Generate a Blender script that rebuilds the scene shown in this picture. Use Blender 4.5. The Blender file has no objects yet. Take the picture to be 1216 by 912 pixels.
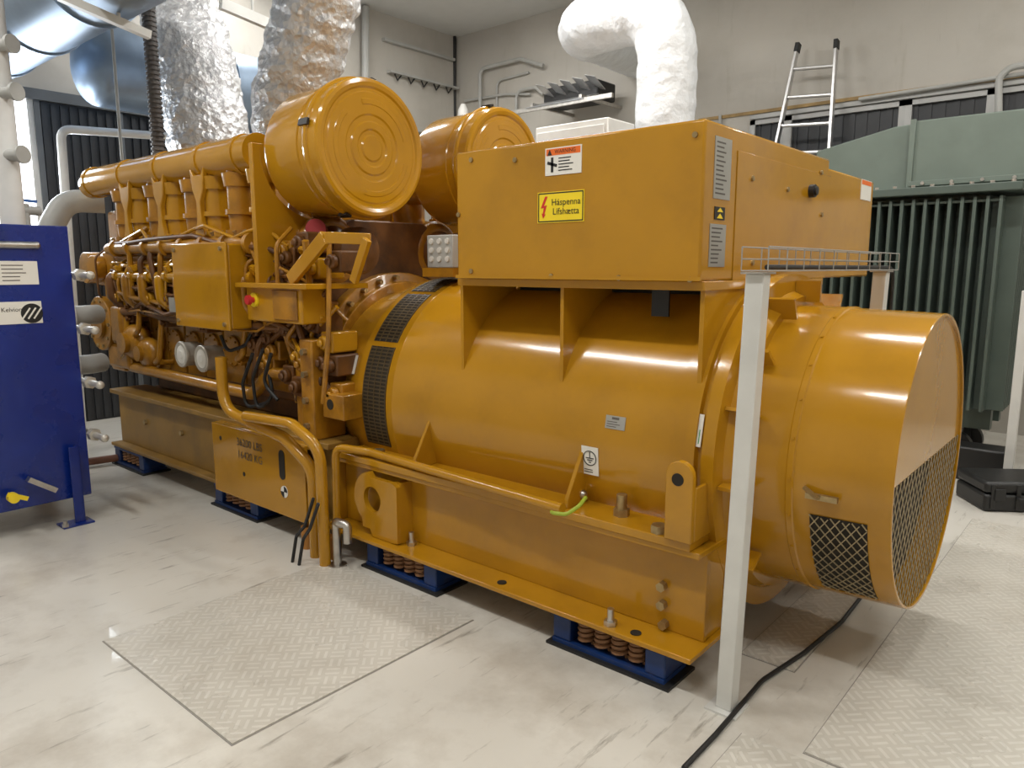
import bpy, bmesh, math, random
from mathutils import Vector, Matrix, noise
C = bpy.context.scene.collection
rnd = random.Random(7)
PI = math.pi
V = Vector
# ------------------------------------------------------------------ camera maths
CAM = V((0, 0, 1.6)); TH = math.radians(8.93); AZ = math.radians(130.6); FPX = 878.0
Fw = V((math.cos(TH)*math.cos(AZ), math.cos(TH)*math.sin(AZ), -math.sin(TH)))
Rt = V((math.sin(AZ), -math.cos(AZ), 0))
Up = Rt.cross(Fw)
def ray(px, py):
    return Fw + Rt*((px-608)/FPX) + Up*((456-py)/FPX)
def P(px, py, x=None, y=None, z=None):
    d = ray(px, py)
    if x is not None: t = (x-CAM.x)/d.x
    elif y is not None: t = (y-CAM.y)/d.y
    else: t = (z-CAM.z)/d.z
    return CAM + d*t
YC, ZC = 3.25, 0.84
def CY(px, py, r, yc=YC, zc=ZC):
    d = ray(px, py); oy, oz = CAM.y-yc, CAM.z-zc
    a = d.y*d.y+d.z*d.z; b = 2*(oy*d.y+oz*d.z); c = oy*oy+oz*oz-r*r
    q = max(b*b-4*a*c, 0)
    return CAM + d*((-b-math.sqrt(q))/(2*a))
def rectY(a, b, c, d, y):
    l, r = P(a, (b+d)/2, y=y), P(c, (b+d)/2, y=y); t, u = P((a+c)/2, b, y=y), P((a+c)/2, d, y=y)
    return V(((l.x+r.x)/2, y, (t.z+u.z)/2)), r.x-l.x, t.z-u.z
def rectX(a, b, c, d, x):
    l, r = P(a, (b+d)/2, x=x), P(c, (b+d)/2, x=x); t, u = P((a+c)/2, b, x=x), P((a+c)/2, d, x=x)
    return V((x, (l.y+r.y)/2, (t.z+u.z)/2)), r.y-l.y, t.z-u.z
EX, EY, EZ = V((1,0,0)), V((0,1,0)), V((0,0,1))
# ------------------------------------------------------------------ materials
def mat(name, col, rough=.5, metal=0, var=.08, scale=5, bump=0, bscale=60, coat=0, rvar=.06, emit=None, dirt=None, dirt2=None):
    m = bpy.data.materials.new(name); m.use_nodes = True
    nt = m.node_tree; N = nt.nodes; L = nt.links
    b = N['Principled BSDF']
    tc = N.new('ShaderNodeTexCoord')
    no = N.new('ShaderNodeTexNoise'); no.inputs['Scale'].default_value = scale; no.inputs['Detail'].default_value = 6
    L.new(tc.outputs['Object'], no.inputs['Vector'])
    cr = N.new('ShaderNodeValToRGB')
    cr.color_ramp.elements[0].position = .3; cr.color_ramp.elements[1].position = .7
    cr.color_ramp.elements[0].color = (*[c*(1-var) for c in col], 1)
    cr.color_ramp.elements[1].color = (*[min(1, c*(1+var)) for c in col], 1)
    L.new(no.outputs['Fac'], cr.inputs['Fac'])
    out = cr.outputs['Color']
    for dd in (dirt, dirt2):
        if not dd: continue
        n2 = N.new('ShaderNodeTexNoise'); n2.inputs['Scale'].default_value = dd[1]; n2.inputs['Detail'].default_value = 9; n2.inputs['Roughness'].default_value = .65
        if len(dd) > 5:
            mp = N.new('ShaderNodeMapping'); mp.inputs['Scale'].default_value = dd[5]; mp.inputs['Rotation'].default_value = (0,0,.6)
            L.new(tc.outputs['Object'], mp.inputs['Vector']); L.new(mp.outputs['Vector'], n2.inputs['Vector'])
        else: L.new(tc.outputs['Object'], n2.inputs['Vector'])
        c2 = N.new('ShaderNodeValToRGB'); c2.color_ramp.elements[0].position = dd[2]; c2.color_ramp.elements[1].position = dd[3]
        L.new(n2.outputs['Fac'], c2.inputs['Fac'])
        mx = N.new('ShaderNodeMixRGB'); mx.inputs['Color2'].default_value = (*dd[0], 1)
        mu = N.new('ShaderNodeMath'); mu.operation = 'MULTIPLY'; mu.inputs[1].default_value = dd[4]
        L.new(c2.outputs['Color'], mu.inputs[0]); L.new(mu.outputs[0], mx.inputs['Fac'])
        L.new(out, mx.inputs['Color1']); out = mx.outputs['Color']
    L.new(out, b.inputs['Base Color'])
    mr = N.new('ShaderNodeMapRange'); mr.inputs['To Min'].default_value = max(0.02, rough-rvar); mr.inputs['To Max'].default_value = rough+rvar
    L.new(no.outputs['Fac'], mr.inputs['Value']); L.new(mr.outputs['Result'], b.inputs['Roughness'])
    b.inputs['Metallic'].default_value = metal
    b.inputs['Coat Weight'].default_value = coat; b.inputs['Coat Roughness'].default_value = .04
    if bump:
        n3 = N.new('ShaderNodeTexNoise'); n3.inputs['Scale'].default_value = bscale; n3.inputs['Detail'].default_value = 4
        L.new(tc.outputs['Object'], n3.inputs['Vector'])
        bp = N.new('ShaderNodeBump'); bp.inputs['Strength'].default_value = bump; bp.inputs['Distance'].default_value = .01
        L.new(n3.outputs['Fac'], bp.inputs['Height']); L.new(bp.outputs['Normal'], b.inputs['Normal'])
    if emit:
        b.inputs['Emission Color'].default_value = (*emit[0], 1); b.inputs['Emission Strength'].default_value = emit[1]
    return m
YEL = mat('yellow_paint', (.455,.220,.009), .15, var=.06, scale=3, bump=.045, bscale=8, coat=.15, rvar=.05, dirt=((.22,.10,.010), 2.0, .5, .8, .5))
YELP = mat('yellow_paint_gloss', (.475,.231,.009), .13, var=.05, scale=3, bump=.02, bscale=8, coat=.2, rvar=.03, dirt=((.28,.13,.01), 2.5, .52, .82, .4))
YELR = mat('yellow_paint_dusty', (.30,.165,.03), .45, var=.12, scale=4, dirt=((.14,.085,.03), 3, .45, .72, .7))
YELD = mat('yellow_paint_worn', (.38,.17,.010), .32, var=.18, scale=9, bump=.15, bscale=40, coat=.2, dirt=((.09,.038,.012), 5, .48, .72, .7))
YELK = mat('yellow_paint_shade_grime', (.15,.058,.010), .5, var=.25, scale=7, bump=.2, bscale=30, dirt=((.03,.014,.008), 4, .45, .7, .8))  # engine yellow darkened to paint shade into the gaps, plus some grime
BLK = mat('black_paint', (.012,.012,.012), .45)
DARK = mat('dark_interior', (.015,.011,.006), .8)
PERF = mat('perforated_dark', (.07,.045,.015), .5, var=.2, scale=30)
STEEL = mat('steel', (.55,.53,.5), .35, 1, var=.15, scale=20)
SILV = mat('silver_paint', (.55,.52,.46), .35, .35, var=.1, scale=20)
ZINC = mat('zinc_bolt', (.40,.30,.15), .4, .8, var=.2, scale=30)
ALU = mat('aluminium', (.66,.66,.66), .35, .9, var=.06)
ALUD = mat('aluminium_dull', (.40,.40,.39), .5, .4, var=.1)
WIRE = mat('dull_wire', (.40,.39,.37), .4, .5, var=.06)
WHITE = mat('white_paint', (.66,.65,.62), .4)
POSTW = mat('grey_white_steel', (.66,.66,.63), .4, .1)
BLUE = mat('blue_enamel', (.003,.021,.20), .28, var=.12, coat=.2)
BLUEM = mat('blue_mount', (.006,.03,.13), .4, var=.2, dirt=((.1,.08,.05), 12, .55, .8, .4))
SPRING = mat('spring_brown', (.30,.15,.07), .5, .2)
GREEN = mat('green_grey_enamel', (.150,.188,.160), .45, var=.06, dirt=((.115,.14,.12), 3, .5, .8, .5))
GREEND = mat('green_grey_fin', (.078,.104,.088), .42, var=.08)
GREYP = mat('grey_pipe', (.40,.40,.38), .45)
GALV = mat('galvanised_duct', (.25,.33,.44), .4, .6, var=.16, scale=3)  # blue tint in the base colour stands for reflected daylight
RED = mat('red_cap', (.30,.02,.025), .45)
SIGNW = mat('sign_white', (.78,.76,.7), .4, var=.02)
SIGNY = mat('sign_yellow', (.88,.66,.02), .4, var=.02)
SIGNO = mat('sign_orange', (.8,.16,.02), .4, var=.02)
SIGNS = mat('plate_silver', (.5,.5,.48), .35, .7, var=.05)
TXT = mat('lettering_black', (.01,.01,.01), .5)
TXTG = mat('lettering_grey', (.10,.09,.08), .5)
TXTD = mat('lettering_stencil', (.05,.04,.03), .6)
TXTR = mat('lettering_red', (.6,.02,.02), .5)
TXTN = mat('lettering_green', (.03,.3,.12), .5)
LOUV = mat('dark_louvre', (.024,.026,.03), .4, var=.1)
RUB = mat('black_rubber', (.012,.012,.012), .55)
GY = mat('earth_wire', (.33,.42,.03), .5)
WOOD = mat('wood_plank', (.36,.24,.10), .7, var=.25, scale=8)
PLAST = mat('white_plastic_pipe', (.70,.70,.68), .4)
BLUEH = mat('blue_handle', (.05,.15,.45), .4)
EMITW = mat('daylight', (.9,.95,1), .5, emit=((.9,.95,1), 6))
EMITL = mat('lamp_diffuser', (1,.97,.9), .5, emit=((1,.985,.95), 9))
REDBR = mat('red_brown_pipe', (.16,.06,.03), .5)
ORSL = mat('orange_sleeve', (.40,.17,.03), .5)
WALL = mat('wall_plaster', (.48,.455,.41), .75, var=.05, scale=1.5, bump=.15, bscale=25, dirt=((.33,.30,.25), .9, .5, .8, .5), dirt2=((.28,.24,.18), 1.6, .6, .78, .35, (5,5,.7)))
CEIL = mat('ceiling_board', (.62,.62,.60), .7, var=.03)
FLOOR = mat('painted_floor', (.645,.62,.56), .3, var=.06, scale=1.3, bump=.12, bscale=10, coat=.12, dirt=((.36,.315,.255), 1.5, .49, .73, .75), dirt2=((.16,.14,.11), 2.2, .60, .70, .65, (9,1.2,1)))
def bumpnodes(m, vs, ns, strength, dist):
    nt = m.node_tree; b = nt.nodes['Principled BSDF']
    tc = nt.nodes.new('ShaderNodeTexCoord'); v = nt.nodes.new('ShaderNodeTexVoronoi'); v.inputs['Scale'].default_value = vs
    n = nt.nodes.new('ShaderNodeTexNoise'); n.inputs['Scale'].default_value = ns; n.inputs['Detail'].default_value = 5
    ad = nt.nodes.new('ShaderNodeMath'); ad.operation = 'ADD'
    bp = nt.nodes.new('ShaderNodeBump'); bp.inputs['Strength'].default_value = strength; bp.inputs['Distance'].default_value = dist
    nt.links.new(tc.outputs['Object'], v.inputs['Vector']); nt.links.new(tc.outputs['Object'], n.inputs['Vector'])
    nt.links.new(v.outputs['Distance'], ad.inputs[0]); nt.links.new(n.outputs['Fac'], ad.inputs[1])
    nt.links.new(ad.outputs[0], bp.inputs['Height']); nt.links.new(bp.outputs['Normal'], b.inputs['Normal'])
    return m
FOIL = bumpnodes(mat('foil', (.80,.81,.83), .24, .42, var=.10, scale=16), 20, 36, 1.0, .018)
WCLOTH = bumpnodes(mat('white_insulation', (.74,.76,.78), .6, var=.05, dirt=((.52,.52,.52), 6, .5, .8, .45)), 6, 14, .6, .03)
def tread_mat():
    m = mat('tread_plate', (.645,.62,.56), .28, 0, var=.05, scale=3, dirt=((.40,.36,.30), 2, .48, .76, .6))
    nt = m.node_tree; N = nt.nodes; L = nt.links; b = N['Principled BSDF']
    tc = N.new('ShaderNodeTexCoord')
    def mth(op, a, bb=None):
        k = N.new('ShaderNodeMath'); k.operation = op
        for i, s in enumerate((a, bb)):
            if s is None: continue
            if isinstance(s, (int, float)): k.inputs[i].default_value = s
            else: L.new(s, k.inputs[i])
        return k.outputs[0]
    sp = N.new('ShaderNodeSeparateXYZ'); L.new(tc.outputs['Object'], sp.inputs[0])
    cell = .066; r2 = .7071
    xr = mth('MULTIPLY', mth('ADD', sp.outputs[0], sp.outputs[1]), r2); yr = mth('MULTIPLY', mth('SUBTRACT', sp.outputs[0], sp.outputs[1]), r2)
    x, y = mth('DIVIDE', xr, cell), mth('DIVIDE', yr, cell)
    par = mth('MODULO', mth('ADD', mth('FLOOR', x), mth('ADD', mth('FLOOR', y), 1000)), 2)
    par = mth('GREATER_THAN', mth('ABSOLUTE', par), .5)
    fx, fy = mth('FRACT', x), mth('FRACT', y)
    def bars(u, w):
        s = mth('ABSOLUTE', mth('SUBTRACT', mth('FRACT', mth('MULTIPLY', u, 2)), .5))
        a = mth('LESS_THAN', s, .19)
        return mth('MULTIPLY', a, mth('LESS_THAN', mth('ABSOLUTE', mth('SUBTRACT', w, .5)), .42))
    mix = mth('ADD', mth('MULTIPLY', bars(fx, fy), par), mth('MULTIPLY', bars(fy, fx), mth('SUBTRACT', 1, par)))
    bp = N.new('ShaderNodeBump'); bp.inputs['Strength'].default_value = 1; bp.inputs['Distance'].default_value = .005
    L.new(mix, bp.inputs['Height']); L.new(bp.outputs['Normal'], b.inputs['Normal'])
    src = b.inputs['Base Color'].links[0].from_socket
    mx = N.new('ShaderNodeMixRGB'); mx.blend_type = 'MULTIPLY'; mx.inputs['Color2'].default_value = (.87,.86,.84,1)
    L.new(mth('SUBTRACT', 1, mix), mx.inputs['Fac']); L.new(src, mx.inputs['Color1']); L.new(mx.outputs['Color'], b.inputs['Base Color'])
    return m
PLATE = tread_mat()
# ------------------------------------------------------------------ builders
ORG = {}
def newobj(name, data, parent=None):
    o = bpy.data.objects.new(name, data); C.objects.link(o)
    if parent: o.parent = parent
    return o
def props(o, label=None, cat=None, group=None, kind=None):
    for k, v in (('label', label), ('category', cat), ('group', group), ('kind', kind)):
        if v: o[k] = v
def thing(name, label, cat, loc, group=None, kind=None):
    o = newobj(name, None); o.empty_display_size = .1; o.location = loc
    props(o, label, cat, group, kind); ORG[o.name] = V(loc); return o
def fillet(pts, r, n=7):
    pts = [V(p) for p in pts]; out = [pts[0]]
    for i in range(1, len(pts)-1):
        a, b, c = pts[i-1], pts[i], pts[i+1]
        d1, d2 = (a-b), (c-b); l1, l2 = d1.length, d2.length; d1.normalize(); d2.normalize()
        ang = d1.angle(d2)
        if ang > 3.05: out.append(b); continue
        t = min(r/math.tan(ang/2), .48*l1, .48*l2)
        p, q = b+d1*t, b+d2*t
        for k in range(n+1):
            s = k/n; out.append(p*(1-s)**2 + b*(2*s*(1-s)) + q*s*s)
    out.append(pts[-1]); return out
class MB:
    def __init__(s): s.bm = bmesh.new(); s.mi = 0
    def face(s, vs):
        try:
            f = s.bm.faces.new(vs); f.material_index = s.mi; return f
        except ValueError: return None
    def obox(s, c, size, R=None):
        c = V(c); h = [k/2 for k in size]; vs = []
        for i in (-1,1):
            for j in (-1,1):
                for k in (-1,1):
                    p = V((i*h[0], j*h[1], k*h[2]))
                    vs.append(s.bm.verts.new(c + (R @ p if R else p)))
        for q in ((0,1,3,2),(4,6,7,5),(0,4,5,1),(2,3,7,6),(0,2,6,4),(1,5,7,3)): s.face([vs[i] for i in q])
        return s
    def box(s, x0, x1, y0, y1, z0, z1):
        return s.obox(((x0+x1)/2, (y0+y1)/2, (z0+z1)/2), (x1-x0, y1-y0, z1-z0))
    def prism(s, poly, vec):
        vec = V(vec); a = [s.bm.verts.new(V(p)) for p in poly]; b = [s.bm.verts.new(V(p)+vec) for p in poly]
        s.face(a); s.face(b[::-1]); n = len(a)
        for i in range(n): s.face([a[i], a[(i+1) % n], b[(i+1) % n], b[i]])
        return s
    def cyl(s, p0, p1, r0, r1=None, n=20):
        p0, p1 = V(p0), V(p1); r1 = r0 if r1 is None else r1
        d = (p1-p0).normalized(); u = d.orthogonal().normalized(); w = d.cross(u)
        A = [s.bm.verts.new(p0+(u*math.cos(2*PI*i/n)+w*math.sin(2*PI*i/n))*r0) for i in range(n)]
        B = [s.bm.verts.new(p1+(u*math.cos(2*PI*i/n)+w*math.sin(2*PI*i/n))*r1) for i in range(n)]
        s.face(A[::-1]); s.face(B)
        for i in range(n): s.face([A[i], A[(i+1) % n], B[(i+1) % n], B[i]])
        return s
    def bar(s, p0, p1, w, h, upv=EZ):
        p0, p1 = V(p0), V(p1); d = (p1-p0); l = d.length; d.normalize()
        a = d.cross(upv); a = a.normalized() if a.length > 1e-4 else d.orthogonal().normalized(); b = a.cross(d)
        R = Matrix((d, a, b)).transposed()
        return s.obox((p0+p1)/2, (l, w, h), R)
    def tube(s, pts, r, n=12, closed=False, jit=0, js=6):
        pts = [V(p) for p in pts]; m = len(pts); rings = []; u = None
        for i, p in enumerate(pts):
            if closed: t = pts[(i+1) % m]-pts[i-1]
            else: t = pts[min(i+1, m-1)]-pts[max(i-1, 0)]
            t.normalize()
            if u is None: u = t.orthogonal().normalized()
            u = (u - t*u.dot(t)); u.normalize(); w = t.cross(u)
            rr = r(i/(m-1)) if callable(r) else r
            ring = []
            for k in range(n):
                dd = u*math.cos(2*PI*k/n)+w*math.sin(2*PI*k/n)
                q = p+dd*rr
                if jit: q = p+dd*rr*(1+jit*noise.noise(q*js)+.5*jit*noise.noise(q*js*2.7))
                ring.append(s.bm.verts.new(q))
            rings.append(ring)
        rng = range(m) if closed else range(m-1)
        for i in rng:
            A, B = rings[i], rings[(i+1) % m]
            for k in range(n): s.face([A[k], A[(k+1) % n], B[(k+1) % n], B[k]])
        if not closed: s.face(rings[0][::-1]); s.face(rings[-1])
        return s
    def lathe(s, prof, c, n=64, axis='X', a0=0, a1=2*PI):
        full = abs(a1-a0) > 6.28; m = n if full else n+1; rings = []
        for h, r in prof:
            ring = []
            for k in range(m):
                a = a0+(a1-a0)*k/n; ca, sa = r*math.cos(a), r*math.sin(a)
                if axis == 'X': p = V((h, c[0]+ca, c[1]+sa))
                elif axis == 'Y': p = V((c[0]+ca, h, c[1]+sa))
                else: p = V((c[0]+ca, c[1]+sa, h))
                ring.append(s.bm.verts.new(p))
            rings.append(ring)
        for i in range(len(rings)-1):
            A, B = rings[i], rings[i+1]
            for k in range(n): s.face([A[k], A[(k+1) % m], B[(k+1) % m], B[k]])
        if full:
            if prof[0][1] > 1e-4: s.face(rings[0][::-1])
            if prof[-1][1] > 1e-4: s.face(rings[-1])
        bmesh.ops.remove_doubles(s.bm, verts=[v for R in (rings[0], rings[-1]) for v in R], dist=1e-6)
        return s
    def sphere(s, c, r, n=16, sc=(1,1,1)):
        M = Matrix.Translation(V(c)) @ Matrix.Diagonal((*[k*r for k in sc], 1))
        g = bmesh.ops.create_uvsphere(s.bm, u_segments=n, v_segments=max(6, n//2), radius=1, matrix=M)
        return s
    def text(s, txt, size, o, xd, yd, align='CENTER', lift=.0045):
        cu = bpy.data.curves.new('t', 'FONT'); cu.body = txt; cu.size = size; cu.align_x = align; cu.align_y = 'CENTER'; cu.resolution_u = 3
        ob = bpy.data.objects.new('t', cu); C.objects.link(ob); bpy.context.view_layer.update()
        me = bpy.data.meshes.new_from_object(ob.evaluated_get(bpy.context.evaluated_depsgraph_get()))
        nn = xd.cross(yd)
        vs = [s.bm.verts.new(V(o)+xd*v.co.x+yd*v.co.y+nn*lift) for v in me.vertices]
        for p in me.polygons: s.face([vs[i] for i in p.vertices])
        bpy.data.objects.remove(ob); bpy.data.curves.remove(cu); bpy.data.meshes.remove(me)
        return s
    def slab(s, o, xd, yd, w, h, t=.003, lift=0):
        nn = xd.cross(yd); R = Matrix((xd, yd, nn)).transposed()
        return s.obox(V(o)+nn*(lift+t/2), (w, h, t), R)
    def build(s, name, m, parent=None, bevel=0, label=None, cat=None, group=None, kind=None, ang=35, seg=2):
        bm = s.bm; bmesh.ops.recalc_face_normals(bm, faces=bm.faces)
        if parent: off = ORG[parent.name]
        else:
            xs = [v.co.x for v in bm.verts]; ys = [v.co.y for v in bm.verts]; zs = [v.co.z for v in bm.verts]
            off = V(((min(xs)+max(xs))/2, (min(ys)+max(ys))/2, min(zs)))
        bmesh.ops.translate(bm, vec=-off, verts=bm.verts)
        me = bpy.data.meshes.new(name); bm.to_mesh(me); bm.free()
        for q in (m if isinstance(m, (list, tuple)) else [m]): me.materials.append(q)
        me.polygons.foreach_set('use_smooth', [True]*len(me.polygons)); me.set_sharp_from_angle(angle=math.radians(ang))
        o = newobj(name, me, parent); ORG[o.name] = V(off)
        if not parent: o.location = off
        if bevel:
            b = o.modifiers.new('bevel', 'BEVEL'); b.width = bevel; b.segments = seg; b.limit_method = 'ANGLE'; b.angle_limit = math.radians(40)
            b.harden_normals = False
        props(o, label, cat, group, kind); return o
def dup(o, loc=None, parent=None, label=None):
    c = o.copy(); C.objects.link(c); c.parent = parent
    if loc is not None: c.location = loc
    if label: c['label'] = label
    ORG[c.name] = ORG[o.name]
    for ch in list(o.children): dup(ch, None, c)
    return c
# ------------------------------------------------------------------ ROOM
XW, YW, ZT = -8.4, 8.5, 5.06
XR, YF = 3.2, -2.6
MB().box(XW-.2, XR+.2, YF-.2, YW+.2, -.15, 0).build('floor', FLOOR, kind='structure')
MB().box(XW-.2, XR+.2, YF-.2, YW+.2, ZT, ZT+.15).build('ceiling', CEIL, kind='structure')
MB().box(XW-.2, XW, YF-.2, YW+.2, 0, ZT).build('wall_left', WALL, kind='structure')
MB().box(XW, XR, YW, YW+.2, 0, ZT).build('wall_back', WALL, kind='structure')
MB().box(XR, XR+.2, YF-.2, YW+.2, 0, ZT).build('wall_right', WALL, kind='structure')
MB().box(XW, XR, YF-.2, YF, 0, ZT).build('wall_front', WALL, kind='structure')
a = P(830, 141, y=YW-.01); b = P(1100, 94, y=YW-.01)
MB().box(a.x, b.x+2.5, YW-.02, YW, a.z-.035, a.z).build('trim_1', WOOD, kind='structure')
MB().box(P(895,130,y=YW).x, b.x+2.5, YW-.10, YW-.02, a.z-.11, a.z-.06).build('trim_2', ALUD, kind='structure', bevel=.006)
JOINT = mat('panel_joint', (.30,.28,.25), .8)
w = thing('window_1', 'tall bright window with white frame', 'window', (XW+.03, 2.4, 1.9), kind='structure')
MB().box(XW+.005, XW+.015, 2.2, 2.6, 1.75, 3.25).build('pane', EMITW, w)
m = MB()
for y in (2.17, 2.63): m.box(XW+.002, XW+.05, y-.03, y+.03, 1.7, 3.3)
for z in (1.72, 3.28): m.box(XW+.002, XW+.05, 2.17, 2.63, z-.03, z+.03)
m.build('frame', WHITE, w)
d = thing('door_1', 'dark ribbed sliding door', 'door', (XW+.03, 3.8, 0), kind='structure')
m = MB(); m.box(XW+.002, XW+.03, 2.68, 5.05, 0, 3.2)
y = 2.72
while y < 5.0: m.box(XW+.03, XW+.05, y, y+.035, .02, 3.18); y += .085
m.build('panel', LOUV, d)
m = MB(); m.box(XW+.002, XW+.09, 2.1, 5.15, 3.2, 3.3)
for y in (2.68, 3.45, 4.25, 5.05): m.box(XW+.002, XW+.07, y-.025, y+.025, 0, 3.2)
m.build('frame', mat('door_frame', (.1,.11,.12), .5), d)
edges = [895, 938, 1078, 1182, 1290]
zt = a.z-.115
for i in range(4):
    x0, x1 = P(edges[i], 120, y=YW).x, P(edges[i+1], 120, y=YW).x
    w = thing('window_%d' % (i+2), 'dark louvre panel in aluminium frame', 'window', ((x0+x1)/2, YW-.03, 2.1), kind='structure')
    m = MB(); m.box(x0, x1, YW-.02, YW-.002, 2.1, zt); x = x0+.05
    while x < x1-.05: m.box(x, x+.06, YW-.03, YW-.02, 2.12, zt-.02); x += .12
    m.build('louvre_panel', LOUV, w)
    m = MB()
    for x in (x0+.03, x1-.03): m.box(x-.03, x+.03, YW-.07, YW-.002, 2.1, zt)
    m.box(x0, x1, YW-.07, YW-.002, zt-.05, zt); m.box(x0, x1, YW-.07, YW-.002, 2.1, 2.15)
    m.build('frame', ALUD, w)
# ------------------------------------------------------------------ GENERATOR SET
G = thing('generator_set', 'huge yellow diesel generator set with cylindrical alternator and black mesh air inlet', 'generator', (-3.7, 3.25, .15))
for sg in (1, -1):
    yy = lambda v: YC-sg*(YC-v)
    def B(m, x0, x1, y0, y1, z0, z1):
        a, b = sorted((yy(y0), yy(y1))); m.box(x0, x1, a, b, z0, z1)
    m = MB()
    B(m, -3.42, -1.17, 2.50, 2.53, .172, .53); B(m, -3.42, -1.15, 2.35, 2.66, .15, .172)
    B(m, -3.42, -1.165, 2.42, 2.66, .53, .556); B(m, -1.195, -1.172, 2.53, 2.66, .172, .53)
    B(m, -3.42, -3.395, 2.42, 2.50, .172, .53)
    rail = m.build('base_rail', YEL, G, bevel=.004)
    m = MB(); B(m, -6.4, -3.42, 2.46, 2.66, .175, .585); B(m, -6.42, -3.42, 2.38, 2.70, .15, .175); B(m, -6.42, -3.42, 2.40, 2.70, .585, .62)
    m.build('engine_rail', YELR, G, bevel=.005)
    if sg == 1:
        for (px, py) in ((788,695), (788,717), (790,740)):
            p = P(px, py, y=2.50); MB().cyl(p+V((0,.0,0)), p-V((0,.03,0)), .02, n=6).build('bolt', ZINC, rail)
        for (px, py) in ((755,752), (596,692)):
            p = P(px, py, z=.172); MB().cyl(p, p+V((0,0,.004)), .022).build('hole', DARK, rail)
        for px, py in ((725,742), (489,647)):
            p = P(px, py, z=.172); m = MB(); m.cyl(p, p+V((0,0,.02)), .028, n=6); m.cyl(p, p+V((0,0,.07)), .014); m.build('stud', STEEL, rail)
        for x in (-5.9, -5.3, -4.8):
            p = V((x, 2.46, .40)); MB().cyl(p, p-V((0,.02,0)), .02, n=6).build('bolt', ZINC, G)
MB().box(-1.42, -1.22, 2.66, 3.84, .2, .5).build('cross_member', YELD, G, bevel=.004)
MB().box(-3.4, -1.3, 2.62, 3.88, .175, .2).build('belly_plate', YELD, G)
MB().box(-6.4, -3.5, 2.66, 3.84, .3, .6).build('base_tray', YELD, G)
def eye(m, c, r, rh, xr, zd, zu, t):
    n = 40; outer = []; inner = []
    for k in range(n):
        a = 2*PI*k/n; ca, sa = math.cos(a), math.sin(a); rr = 9
        if 95 < math.degrees(a) < 235: rr = r
        else:
            if ca > 1e-3: rr = min(rr, xr/ca)
            if sa > 1e-3: rr = min(rr, zu/sa)
            if sa < -1e-3: rr = min(rr, zd/-sa)
            if ca < -1e-3: rr = min(rr, max(r, r*1.0/max(-sa*.9, .5)))
        outer.append(V((c[0]+ca*rr, c[1], c[2]+sa*rr))); inner.append(V((c[0]+ca*rh, c[1], c[2]+sa*rh)))
    L_ = []
    for y in (0, t):
        O = [m.bm.verts.new(p+V((0,y,0))) for p in outer]; I = [m.bm.verts.new(p+V((0,y,0))) for p in inner]
        for k in range(n): m.face([O[k], O[(k+1) % n], I[(k+1) % n], I[k]])
        L_.append((O, I))
    (O0, I0), (O, I) = L_
    for k in range(n):
        m.face([O0[k], O0[(k+1) % n], O[(k+1) % n], O[k]]); m.face([I0[k], I0[(k+1) % n], I[(k+1) % n], I[k]])
c = P(446, 592, y=2.42); m = MB(); eye(m, (c.x, 2.395, c.z), .15, .07, .20, c.z-.175, .12, .03); m.build('lifting_eye', YEL, G)
MB().box(c.x+.15, c.x+.2, 2.425, 2.50, .175, .5).build('eye_web', YEL, G)
pan = MB().box(-4.6, -3.55, 2.33, 2.355, .14, .60).box(-4.6, -3.55, 2.355, 2.46, .575, .60).build('weight_panel', YEL, G, bevel=.004)
c, wd, h = rectY(282, 520, 312, 552, 2.33)
for k, tx in ((1, '36200 LBS'), (-1, '16420 KG')): m = MB(); m.text(tx, .07, c+EZ*.04*k, EX, EZ, lift=.003); m.build('stencil', TXTD, pan)
c, wd, h = rectY(329, 532, 341, 572, 2.33)
m = MB(); m.prism([c+V((.03*math.cos(a_), -.0005, (.06 if math.sin(a_) > 0 else -.06)+.03*math.sin(a_))) for a_ in [2*PI*(k+.5)/32 for k in range(32)]], (0,-.002,0)); m.build('slot', DARK, pan)
for px, py in ((290, 563), (262, 520)):
    q = P(px, py, y=2.33); MB().cyl(q, q-V((0,.002,0)), .014).build('small_hole', DARK, pan)
q = P(338, 584, y=2.33); m = MB(); m.cyl(q, q-V((0,.003,0)), .036); m.mi = 1
for a0 in (0, PI):
    pts = [q-V((0,.0035,0))]+[q+V((math.cos(a0+PI/2*k/6)*.034, -.0035, math.sin(a0+PI/2*k/6)*.034)) for k in range(7)]
    m.prism(pts, (0,-.001,0))
m.build('balance_mark', [SIGNW, TXT], pan)
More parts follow.
